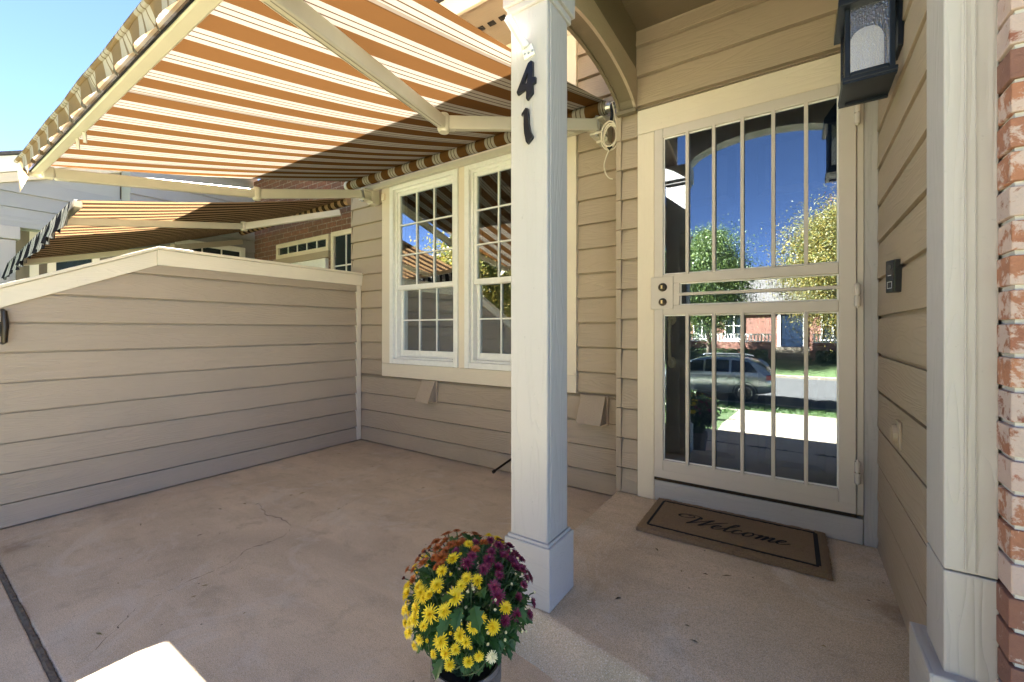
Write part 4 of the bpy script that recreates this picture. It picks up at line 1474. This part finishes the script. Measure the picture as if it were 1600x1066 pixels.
SPOTS = {"y":[[0.031,-0.089,0.543,0.018],[0.04,-0.036,0.563,0.013],[0.02,-0.118,0.522,0.016],[0.086,-0.1,0.517,0.014],[0.11,-0.086,0.512,0.015],[0.082,-0.116,0.505,0.013],[0.077,-0.135,0.486,0.02],[0.022,-0.14,0.498,0.017],[0.012,-0.154,0.478,0.014],[-0.037,-0.146,0.478,0.014],[-0.08,-0.144,0.443,0.016],[-0.018,-0.155,0.472,0.019],[-0.006,-0.159,0.466,0.014],[-0.07,-0.157,0.414,0.012],[-0.024,-0.167,0.438,0.017],[-0.023,-0.173,0.415,0.017],[0.027,-0.169,0.443,0.02],[0.063,-0.157,0.457,0.017],[0.095,-0.151,0.437,0.013],[0.131,-0.129,0.428,0.015],[0.141,-0.112,0.445,0.012],[0.164,-0.094,0.421,0.016],[0.173,-0.055,0.451,0.016],[0.065,-0.171,0.393,0.018],[0.107,-0.15,0.412,0.016],[0.12,-0.143,0.397,0.013]],
"o":[[-0.042,-0.071,0.544,0.015],[0.014,-0.048,0.562,0.013],[-0.005,-0.078,0.549,0.015],[-0.004,-0.095,0.539,0.018],[-0.057,-0.107,0.514,0.018],[-0.136,-0.092,0.464,0.012],[-0.095,-0.108,0.484,0.012],[0.009,-0.109,0.53,0.013],[-0.004,-0.059,0.558,0.013],[0.069,-0.008,0.561,0.015],[0.065,-0.039,0.556,0.013],[0.016,-0.036,0.565,0.011],[-0.001,-0.114,0.525,0.012]],
"m":[[0.069,-0.077,0.54,0.018],[0.069,-0.057,0.549,0.013],[0.024,-0.071,0.553,0.011],[0.05,-0.02,0.564,0.011],[0.096,0.026,0.548,0.017],[0.12,0.014,0.535,0.012],[0.105,-0.032,0.54,0.016],[0.109,-0.06,0.528,0.014],[0.132,-0.029,0.522,0.016],[0.14,-0.035,0.512,0.013],[0.15,0.023,0.507,0.018],[0.156,0.047,0.494,0.015],[0.14,0.032,0.516,0.013],[0.11,-0.047,0.532,0.012],[0.144,-0.061,0.496,0.015],[0.156,-0.063,0.478,0.019],[0.177,-0.066,0.427,0.018],[0.19,-0.028,0.423,0.015]],
"b":[[-0.035,-0.116,0.516,0.008],[0.038,-0.145,0.489,0.008],[0.121,-0.092,0.499,0.007],[0.042,-0.073,0.55,0.008],[0.048,-0.115,0.52,0.007],[0.088,-0.16,0.415,0.007],[0.056,-0.166,0.437,0.007],[0.029,-0.178,0.384,0.008],[0.13,-0.137,0.384,0.007]],
"r":[[-0.085,-0.074,0.52,0.009],[-0.101,-0.077,0.506,0.009],[-0.134,-0.105,0.446,0.01],[-0.064,-0.077,0.532,0.008],[0.105,0.042,0.54,0.008]],
"w":[[0.162,-0.096,0.349,0.013]]}
DC = Vector((.012, .006, .385))
for _ in range(46):                                   # flowers on the sides the photo hides
    a = rnd.uniform(.15, math.pi * .95)
    e = rnd.uniform(.1, .95)
    p = DC + Vector((math.cos(a) * math.cos(e), math.sin(a) * math.cos(e), math.sin(e) * .92)) * .176
    SPOTS['o' if p.x < -.03 else 'm' if p.x > .03 else 'y'].append([p.x, p.y, p.z, rnd.uniform(.013, .018)])
for _ in range(26):
    a = rnd.uniform(-1.2, .5)
    e = rnd.uniform(-.1, .9)
    p = DC + Vector((math.cos(a) * math.cos(e), math.sin(a) * math.cos(e), math.sin(e))) * rnd.uniform(.17, .19)
    SPOTS.setdefault('g', []).append([p.x, p.y, p.z, .006])
front = []
RV = Vector((.83, .56, 0))
for _ in range(900):
    a = rnd.uniform(-math.pi * 1.05, .35)
    e = math.asin(rnd.uniform(-.30, .97))
    dv = Vector((math.cos(a) * math.cos(e), math.sin(a) * math.cos(e), math.sin(e)))
    p = DC + dv * .182
    ra, b = dv.dot(RV) * .182, dv.z * .182
    if any((Vector(q[:3]) - p).length < .027 for L in SPOTS.values() for q in L):
        continue
    if ra > .09 and b < .0 or (abs(ra - .05) < .05 and -.02 < b < .07):
        continue
    key = 'o' if (b > .085 and ra < .01) else 'm' if (ra > .045 and b > -.01) else 'y'
    SPOTS[key].append([p.x, p.y, p.z, rnd.uniform(.0105, .0145)])
ends = []
for key, L in SPOTS.items():
    nm = {'y': 'yellow_flower', 'o': 'orange_flower', 'm': 'magenta_flower', 'w': 'cream_flower', 'b': 'flower_bud', 'r': 'flower_bud', 'g': 'flower_bud'}[key]
    for x, y, z, r in L:
        o = bpy.data.objects.new(nm, rnd.choice(FLV[key]) if key in FLV else FL[key])
        col.objects.link(o)
        o.parent = PT
        o.location = (x, y, z)
        d = (Vector((x, y, z)) - DC + Vector((rnd.uniform(-.05, .05), rnd.uniform(-.07, .03), .06 + rnd.uniform(-.03, .05)))).normalized()
        qt = d.to_track_quat('Z', 'Y')
        o.rotation_euler = (qt @ Matrix.Rotation(rnd.uniform(0, 6.28), 3, 'Z').to_quaternion()).to_euler()
        kk = r * 1.17 if key in 'yomw' else r * 1.1
        o.scale = (kk, kk, kk * rnd.uniform(.8, 1.1))
        ends.append((Vector((x, y, z)), d))
m = MB()
for p, d in ends:
    b = Vector((rnd.uniform(-.05, .05), rnd.uniform(-.05, .05), .20))
    mid = (p + b) / 2 + Vector((p.x - b.x, p.y - b.y, 0)) * .12
    m.tube(catmull([b, mid, p - d * .03, p], 3), [.0016] * 10, 5, cap=False)
m.build('stems', 'stem', None).parent = PT
def leaf_poly(L, W):
    return [(0, 0), (.10 * L, .06 * W), (.28 * L, .34 * W), (.34 * L, .20 * W), (.52 * L, .50 * W), (.60 * L, .26 * W), (.80 * L, .34 * W), (.84 * L, .16 * W), (L, 0), (.84 * L, -.16 * W), (.80 * L, -.34 * W), (.60 * L, -.26 * W), (.52 * L, -.50 * W), (.34 * L, -.20 * W), (.28 * L, -.34 * W), (.10 * L, -.06 * W)]
def leaf_at(m, p, d, up, L, W, droop=.25):
    d = d.normalized()
    s_ = d.cross(up).normalized()
    u = s_.cross(d).normalized()
    vs = []
    for x, y in leaf_poly(L, W):
        vs.append(p + d * x + s_ * y + u * (abs(y) * .45 - droop * x * x / L))
    vs.append(p + d * L * .45 - u * droop * L * .2)
    n = len(vs) - 1
    m.add(vs, [(i, (i + 1) % n, n) for i in range(n)])
m = MB()
for i in range(900):
    a = rnd.uniform(0, 2 * math.pi)
    e = math.asin(rnd.uniform(-.72, .96))
    rr = .172 * rnd.uniform(.5, 1.0) ** .5
    dirv = Vector((math.cos(a) * math.cos(e), math.sin(a) * math.cos(e), math.sin(e)))
    p = DC + dirv * rr
    if p.z < .215 and p.xy.length < .10:
        continue
    d = dirv + Vector((rnd.uniform(-.7, .7), rnd.uniform(-.7, .7), rnd.uniform(-.6, .35)))
    leaf_at(m, p - dirv * .03, d, Vector((0, 0, 1)) + dirv * .5, rnd.uniform(.026, .05), rnd.uniform(.022, .034))
m.build('foliage', 'mum_leaf', None).parent = PT
for p, d, L in (((.10, -.135, .47), (.25, -.8, -.3), .055), ((.125, -.12, .475), (.7, -.6, -.35), .06), ((.085, -.15, .45), (-.3, -.8, -.5), .055), ((.13, -.10, .50), (.5, -.5, .3), .045), ((.08, -.14, .49), (.0, -.8, .3), .045), ((.03, -.125, .31), (-.1, -.6, -.7), .05), ((-.03, -.115, .33), (-.5, -.6, -.6), .05), ((.17, -.02, .43), (1, -.2, -.2), .05), ((.16, .02, .40), (1, .1, -.4), .05)):
    q = MB()
    leaf_at(q, Vector(p), Vector(d), Vector((0, -.5, 1)), L, L * .8)
    q.build('leaf', 'mum_leaf', None).parent = PT
# bits of dry leaf and stem scattered over the slab
m = MB()
for i in range(46):
    x, y = rnd.uniform(-3.6, -.95), rnd.uniform(.4, 2.7)
    if i % 4 == 0:
        x, y = rnd.uniform(-.6, .25), rnd.uniform(1.35, 2.05)
    zb = .1412 if x > -.95 else .0015
    a = rnd.uniform(0, 6.28)
    L, W = rnd.uniform(.006, .022), rnd.uniform(.002, .005)
    c, s_ = math.cos(a), math.sin(a)
    m.add([(x - c * L, y - s_ * L, zb), (x - s_ * W, y + c * W, zb + .003), (x + c * L, y + s_ * L, zb + .001), (x + s_ * W, y - c * W, zb + .002)], [(0, 1, 2, 3)])
dl = m.build('leaf_litter', 'dead_leaf')
dl['kind'] = 'stuff'
tag(dl, 'scattered bits of dry leaf on the concrete', 'leaf litter')

# ================================================================== ACROSS THE STREET (seen in the glass)
def leaves(m, center, rad, n, size, seed, flat=.9, hollow=.45):
    r2 = random.Random(seed)
    clumps = []
    for _ in range(max(12, n // 110)):
        v = Vector((r2.gauss(0, 1), r2.gauss(0, 1), r2.gauss(0, 1))).normalized()
        clumps.append((Vector((v.x * rad[0], v.y * rad[1], v.z * rad[2])) * r2.uniform(hollow, 1.0), r2.uniform(.22, .42)))
    for i in range(n):
        c, cr = clumps[i % len(clumps)]
        p = Vector(center) + c + Vector((r2.gauss(0, cr * rad[0] * .55), r2.gauss(0, cr * rad[1] * .55), r2.gauss(0, cr * rad[2] * .45)))
        d = Vector((r2.gauss(0, 1), r2.gauss(0, 1), r2.gauss(0, .6))).normalized()
        e = d.orthogonal().normalized()
        e = (Matrix.Rotation(r2.uniform(0, 6.28), 3, d) @ e)
        f = d.cross(e)
        s_ = size * r2.uniform(.6, 1.3)
        m.add([p - e * s_, p + f * s_ * .55, p + e * s_, p - f * s_ * .55], [(0, 1, 2, 3)])

def tree(label, x, y, h, rx, mat, seed, trunk=.14, nleaf=22000, ls=.075):
    zb = terrain_z(y)
    t = thing('street_tree', label, 'tree', (x, y, zb), 'trees along the street')
    r2 = random.Random(seed)
    m = MB()
    m.tube([(0, 0, -.1), (.05, .03, h * .18), (-.04, .05, h * .4), (.05, -.03, h * .72)], [trunk * 1.25, trunk, trunk * .75, trunk * .2], 10)
    for k in range(9):
        a = k * 2.4
        z0 = h * r2.uniform(.24, .55)
        L = rx * r2.uniform(.55, .85)
        m.tube([(0, 0, z0), (math.cos(a) * L * .5, math.sin(a) * L * .5, z0 + L * .35), (math.cos(a) * L, math.sin(a) * L, z0 + L * .8)], [trunk * .5, trunk * .3, trunk * .08], 7)
    o = m.build('trunk', 'bark', None, smooth='all')
    o.parent = t
    m = MB()
    leaves(m, (0, 0, h * .60), (rx, rx, h * .38), nleaf, ls, seed)
    leaves(m, (0, 0, h * .84), (rx * .5, rx * .5, h * .17), nleaf // 4, ls, seed + 1)
    leaves(m, (0, 0, h * .60), (rx * .72, rx * .72, h * .30), nleaf // 6, ls * 2.4, seed + 5, hollow=.1)
    o = m.build('crown', mat, None)
    o.parent = t
    return t
tree('green street tree across the road, left in the storm door glass', -4.7, -20.6 - 3.6, 8.6, 2.5, 'tree_green', 11, nleaf=52000, ls=.05)
tree('golden leafy street tree across the road mirrored at the hinge side of the door', 2.1, -24.2, 9.2, 3.3, 'tree_gold', 12, nleaf=60000, ls=.05)
tree('rust-tipped tree behind the golden one across the road', 3.6, -26.3, 11.5, 2.3, 'tree_rust', 13, nleaf=40000, ls=.05)
tree('broad green tree up the street mirrored in the patio windows', -13.5, -24.4, 8.5, 3.0, 'tree_green', 14)
tree('golden tree far up the street mirrored in the patio windows', -20.0, -24.6, 8.0, 2.8, 'tree_gold', 15)
tree('green tree farthest up the street', -27.0, -24.4, 8.8, 3.0, 'tree_green', 16)
tree('dark green tree down the street beyond the golden one', 10.5, -24.4, 8.4, 2.8, 'tree_green', 17)

tree('shade tree on the verge beside the road, up the street from the walk', -5.2, -10.3, 6.4, 2.2, 'tree_green', 21)
tree('golden verge tree farther up the street on the house side', -13.5, -10.4, 7.0, 2.4, 'tree_gold', 22)

def far_house(x0, x1, label, doorx, seed):
    yf = -29.0
    zb = -.7
    t = thing('brick_house', label, 'house', ((x0 + x1) / 2, yf, zb), 'brick houses across the street')
    w = MB().box(x0, x1, yf - 8, yf, zb - .5, 3.1).build('wall', 'house_brick', t)
    calc_uv(w, 0)
    m = MB()
    xm = (x0 + x1) / 2
    m.add([(x0 - .4, yf + .5, 3.05), (x1 + .4, yf + .5, 3.05), (x1 + .4, yf - 4, 5.2), (x0 - .4, yf - 4, 5.2), (x1 + .4, yf - 8.5, 3.05), (x0 - .4, yf - 8.5, 3.05)], [(0, 1, 2, 3), (3, 2, 4, 5), (0, 3, 5), (1, 4, 2), (0, 5, 4, 1)])
    m.build('roof', 'asphalt_shingle', t)
    d = MB().box(doorx - .62, doorx + .62, yf, yf + .05, .02, 2.35).build('door', 'navy', t)
    MB().box(doorx - .80, doorx - .625, yf + .001, yf + .09, .02, 2.45).box(doorx + .625, doorx + .80, yf + .001, yf + .09, .02, 2.45).box(doorx - .80, doorx + .80, yf + .001, yf + .09, 2.455, 2.65).build('door_casing', 'vinyl', d)
    for s_ in range(4):
        MB().box(doorx - 1.0, doorx + 1.0, yf + .10 + s_ * .32, yf + .42 + s_ * .32, zb - .5, -.02 - s_ * .17).build('step', 'walk', t)
    for wx in (x0 + 1.3, x0 + 3.4, doorx + 2.2, x1 - 1.3):
        if abs(wx - doorx) < 1.5:
            continue
        m = MB()
        for a, b, c, e in ((wx - .62, wx - .52, .55, 2.35), (wx + .52, wx + .62, .55, 2.35), (wx - .05, wx + .05, .65, 2.25)):
            m.box(a, b, yf, yf + .07, c, e)
        m.box(wx - .52, wx + .52, yf, yf + .07, 2.25, 2.35).box(wx - .66, wx + .66, yf, yf + .09, .45, .55).box(wx - .52, wx + .52, yf + .002, yf + .06, 1.42, 1.49)
        ww_ = m.build('window', 'vinyl', t)
        MB().box(wx - .52, wx + .52, yf, yf + .02, .55, 2.25).build('pane', 'far_glass', ww_)
    for (a, b) in ((x0 + .3, doorx - 1.1), (doorx + 1.1, x1 - .3)):
        rr = MB().box(a, b, yf + 1.50, yf + 1.58, .82, .90).box(a, b, yf + 1.50, yf + 1.58, .36, .42).build('railing', 'vinyl', t)
        n = int((b - a) / .2)
        for k in range(n):
            xx = a + .1 + k * .2
            MB().box(xx - .045, xx + .045, yf + 1.505, yf + 1.575, .42, .82).build('baluster', 'vinyl', rr)
        q = MB().box(a, b, yf + 1.46, yf + 1.62, zb - .6, .36).build('terrace_wall', 'house_brick', t)
        calc_uv(q, 0)
far_house(-7.2, 5.6, 'red brick house with balustraded terrace mirrored in the storm door', -.35, 1)
far_house(-22.0, -8.6, 'red brick house up the street, mirrored in the patio windows', -15.0, 2)
far_house(7.0, 20.0, 'red brick house down the street past the golden tree', 13.0, 3)
for i, (a, b) in enumerate(((-7.0, -1.6), (.9, 5.4))):
    h = thing('hedge', ['clipped dark hedge left of the steps across the street', 'clipped dark hedge right of the steps across the street'][i], 'hedge', ((a + b) / 2, -26.4, -.9))
    m = MB()
    r2 = random.Random(80 + i)
    for _ in range(2600):
        p = Vector((r2.uniform(a, b), -26.4 + r2.uniform(-.4, .4), r2.uniform(-1.0, -.1)))
        d = Vector((r2.gauss(0, 1), r2.gauss(0, 1), r2.gauss(0, 1))).normalized()
        e = d.orthogonal().normalized()
        f = d.cross(e)
        m.add([p - e * .09, p + f * .06, p + e * .09, p - f * .06], [(0, 1, 2, 3)])
    m.build('foliage', 'hedge', h)
    MB().box(a, b, -26.6, -26.2, -1.3, -.35).build('hedge_core', 'hedge', h)
for i, x in enumerate((-2.9, 2.3)):
    t = thing('lamp_post', ['black lamp post behind the parked car across the street', 'black lamp post before the right hedge across the street'][i], 'lamp post', (x, -25.2, -.92), 'lamp posts across the street')
    MB().tube([(x, -25.2, -1.0), (x, -25.2, .75)], .035, 10).build('post', 'iron', t)
    MB().lathe([(.03, .75 + .92), (.13, .80 + .92), (.17, 1.15 + .92), (.20, 1.17 + .92), (.02, 1.38 + .92), (0, 1.4 + .92)], (x, -25.2, -.92), 6).build('lamp_head', 'iron', t)
for i, (x, y, rx, h_, lab) in enumerate(((-1.55, -2.6, .40, .45, 'leafy green shrub at the lawn edge of the front walk'), (.72, -1.35, .27, .80, 'dark green shrub on the hinge side of the front walk'), (.78, -2.4, .27, .7, 'dark green shrub beyond the one beside the walk'))):
    t = thing('shrub', lab, 'shrub', (x, y, terrain_z(y)))
    m = MB()
    leaves(m, (0, 0, h_ * .5), (rx, rx, h_ * .5), 1600, .035, 60 + i)
    o = m.build('foliage', 'hedge', None)
    o.parent = t
    o = MB().tube([(0, 0, -.05), (.02, .0, h_ * .5)], .02, 6).build('stem', 'bark', None)
    o.parent = t
# grass blades on the lawn nearest the walk
m = MB()
r2 = random.Random(7)
for _ in range(26000):
    y = r2.uniform(-11.35, -1.3)
    if -9.3 < y < -8.1:
        continue
    x = r2.uniform(-9, 4.5)
    if y > -8.1 and (-1.35 < x < .95 or x < -2.3 or x > 1.05):
        continue
    zb = terrain_z(y)
    hgt = r2.uniform(.04, .09)
    a = r2.uniform(0, 6.28)
    w = .012
    m.add([(x - w * math.cos(a), y - w * math.sin(a), zb), (x + w * math.cos(a), y + w * math.sin(a), zb), (x + r2.uniform(-.03, .03), y + r2.uniform(-.03, .03), zb + hgt)], [(0, 1, 2)])
gr = m.build('grass', 'grass')
gr['kind'] = 'stuff'
tag(gr, 'short green grass of the front lawn and verge', 'grass')

# ---- parked car
def car():
    t = thing('parked_car', 'silver-green estate car parked along the kerb, mirrored in the storm door', 'car', (-3.0, -13.55, -1.505))
    # stations along the length: x, floor, sill width, belt z, belt half width, roof z, roof half width
    S = [(-2.30, .38, .60, .70, .66, .72, .60), (-2.22, .26, .80, .80, .80, .84, .72), (-1.60, .22, .88, .92, .86, .98, .78), (-1.15, .22, .89, .98, .88, 1.06, .78), (-.55, .22, .90, 1.00, .89, 1.52, .66), (.20, .22, .90, 1.02, .90, 1.62, .66), (1.00, .22, .90, 1.04, .90, 1.62, .66), (1.65, .24, .89, 1.05, .88, 1.55, .64), (2.02, .28, .87, 1.04, .84, 1.30, .66), (2.22, .36, .82, .98, .80, 1.04, .72), (2.30, .45, .70, .80, .72, .84, .66)]
    ring = []
    for x, fl, sw, bz, bw, rz, rw_ in S:
        half = [(sw * .8, fl), (sw, fl + .10), (sw * 1.01, (fl + bz) * .52), (bw, bz), (rw_ + (bw - rw_) * .25, bz + (rz - bz) * .72), (rw_ * .92, rz - .02 * (rz > 1.1)), (rw_ * .5, rz + .03)]
        ring.append([(x, y, z) for y, z in half] + [(x, -y, z) for y, z in half[::-1]])
    n = len(ring[0])
    vs = [p for r_ in ring for p in r_]
    fs = []
    for i in range(len(ring) - 1):
        for k in range(n):
            fs.append((i * n + k, i * n + (k + 1) % n, (i + 1) * n + (k + 1) % n, (i + 1) * n + k))
    fs += [tuple(range(n))[::-1], tuple((len(ring) - 1) * n + k for k in range(n))]
    b = MB().add(vs, fs).build('body', 'carpaint', None, smooth='all')
    b.parent = t
    bm = bmesh.new()
    bm.from_mesh(b.data)
    bmesh.ops.recalc_face_normals(bm, faces=bm.faces)
    bm.to_mesh(b.data)
    bm.free()
    sb = b.modifiers.new('sub', 'SUBSURF')
    sb.levels = 1
    sb.render_levels = 2
    for sgn in (1, -1):
        for xs_ in ([(-.78, 1.06), (-.05, 1.07), (-.05, 1.50), (-.42, 1.46)], [(.03, 1.07), (.85, 1.08), (.85, 1.52), (.03, 1.52)], [(.93, 1.08), (1.78, 1.12), (1.50, 1.46), (.93, 1.52)]):
            q = MB()
            vv = []
            for x, z in xs_:
                y = .895 - (z - 1.04) * .36
                vv.append((x, sgn * (y + .012), z))
            q.add(vv, [(0, 1, 2, 3)])
            o = q.build('side_window', 'carglass', None)
            o.parent = t
            sd_ = o.modifiers.new('s', 'SOLIDIFY')
            sd_.thickness = .01
        o = MB().box(2.05, 2.26, min(sgn * .62, sgn * .87), max(sgn * .62, sgn * .87), .84, 1.02).build('tail_light', 'taillight', None, .03)
        o.parent = t
        o = MB().box(-2.27, -2.02, min(sgn * .50, sgn * .82), max(sgn * .50, sgn * .82), .66, .80).build('headlight', 'rim', None, .03)
        o.parent = t
        for x in (-1.42, 1.38):
            def cyl(r, y0, y1):
                return [(x, y0, .335), (x, y1, .335)], r
            pts, r = cyl(.335, sgn * .70, sgn * .91)
            wl = MB().tube(pts, r, 32).build('wheel', 'tyre', None, .03)
            wl.parent = t
            m = MB()
            m.tube([(x, sgn * .88, .335), (x, sgn * .915, .335)], .215, 28)
            MB_ = m.build('wheel_disc', 'black', wl)
            m = MB()
            for k in range(5):
                a = 2 * math.pi * k / 5 + .3
                m.bar((x, sgn * .925, .335), (x + .22 * math.cos(a), sgn * .925, .335 + .22 * math.sin(a)), .02, .075, (0, 1, 0))
            m.tube([(x + .225 * math.cos(a), sgn * .920, .335 + .225 * math.sin(a)) for a in [i * 2 * math.pi / 28 for i in range(29)]], .018, 6)
            m.build('rim', 'rim', wl)
            ar = MB()
            ar.tube([(x + .40 * math.cos(a), sgn * .885, .335 + .40 * math.sin(a)) for a in [i * math.pi / 14 for i in range(15)]], .022, 6)
            o = ar.build('wheel_arch', 'tyre', None)
            o.parent = t
    rwn = MB().add([(2.03, -.58, 1.06 + .22), (2.03, .58, 1.28), (1.72, .55, 1.52), (1.72, -.55, 1.52)], [(0, 1, 2, 3)]).build('rear_window', 'carglass', None)
    rwn.parent = t
    rwn.location = (.05, 0, .03)
    for sgn in (1, -1):
        o = MB().tube([(-.3, sgn * .60, 1.66), (.2, sgn * .60, 1.70), (1.3, sgn * .60, 1.69), (1.55, sgn * .60, 1.63)], .018, 8).build('roof_rail', 'rim', None)
        o.parent = t
    return t
car()
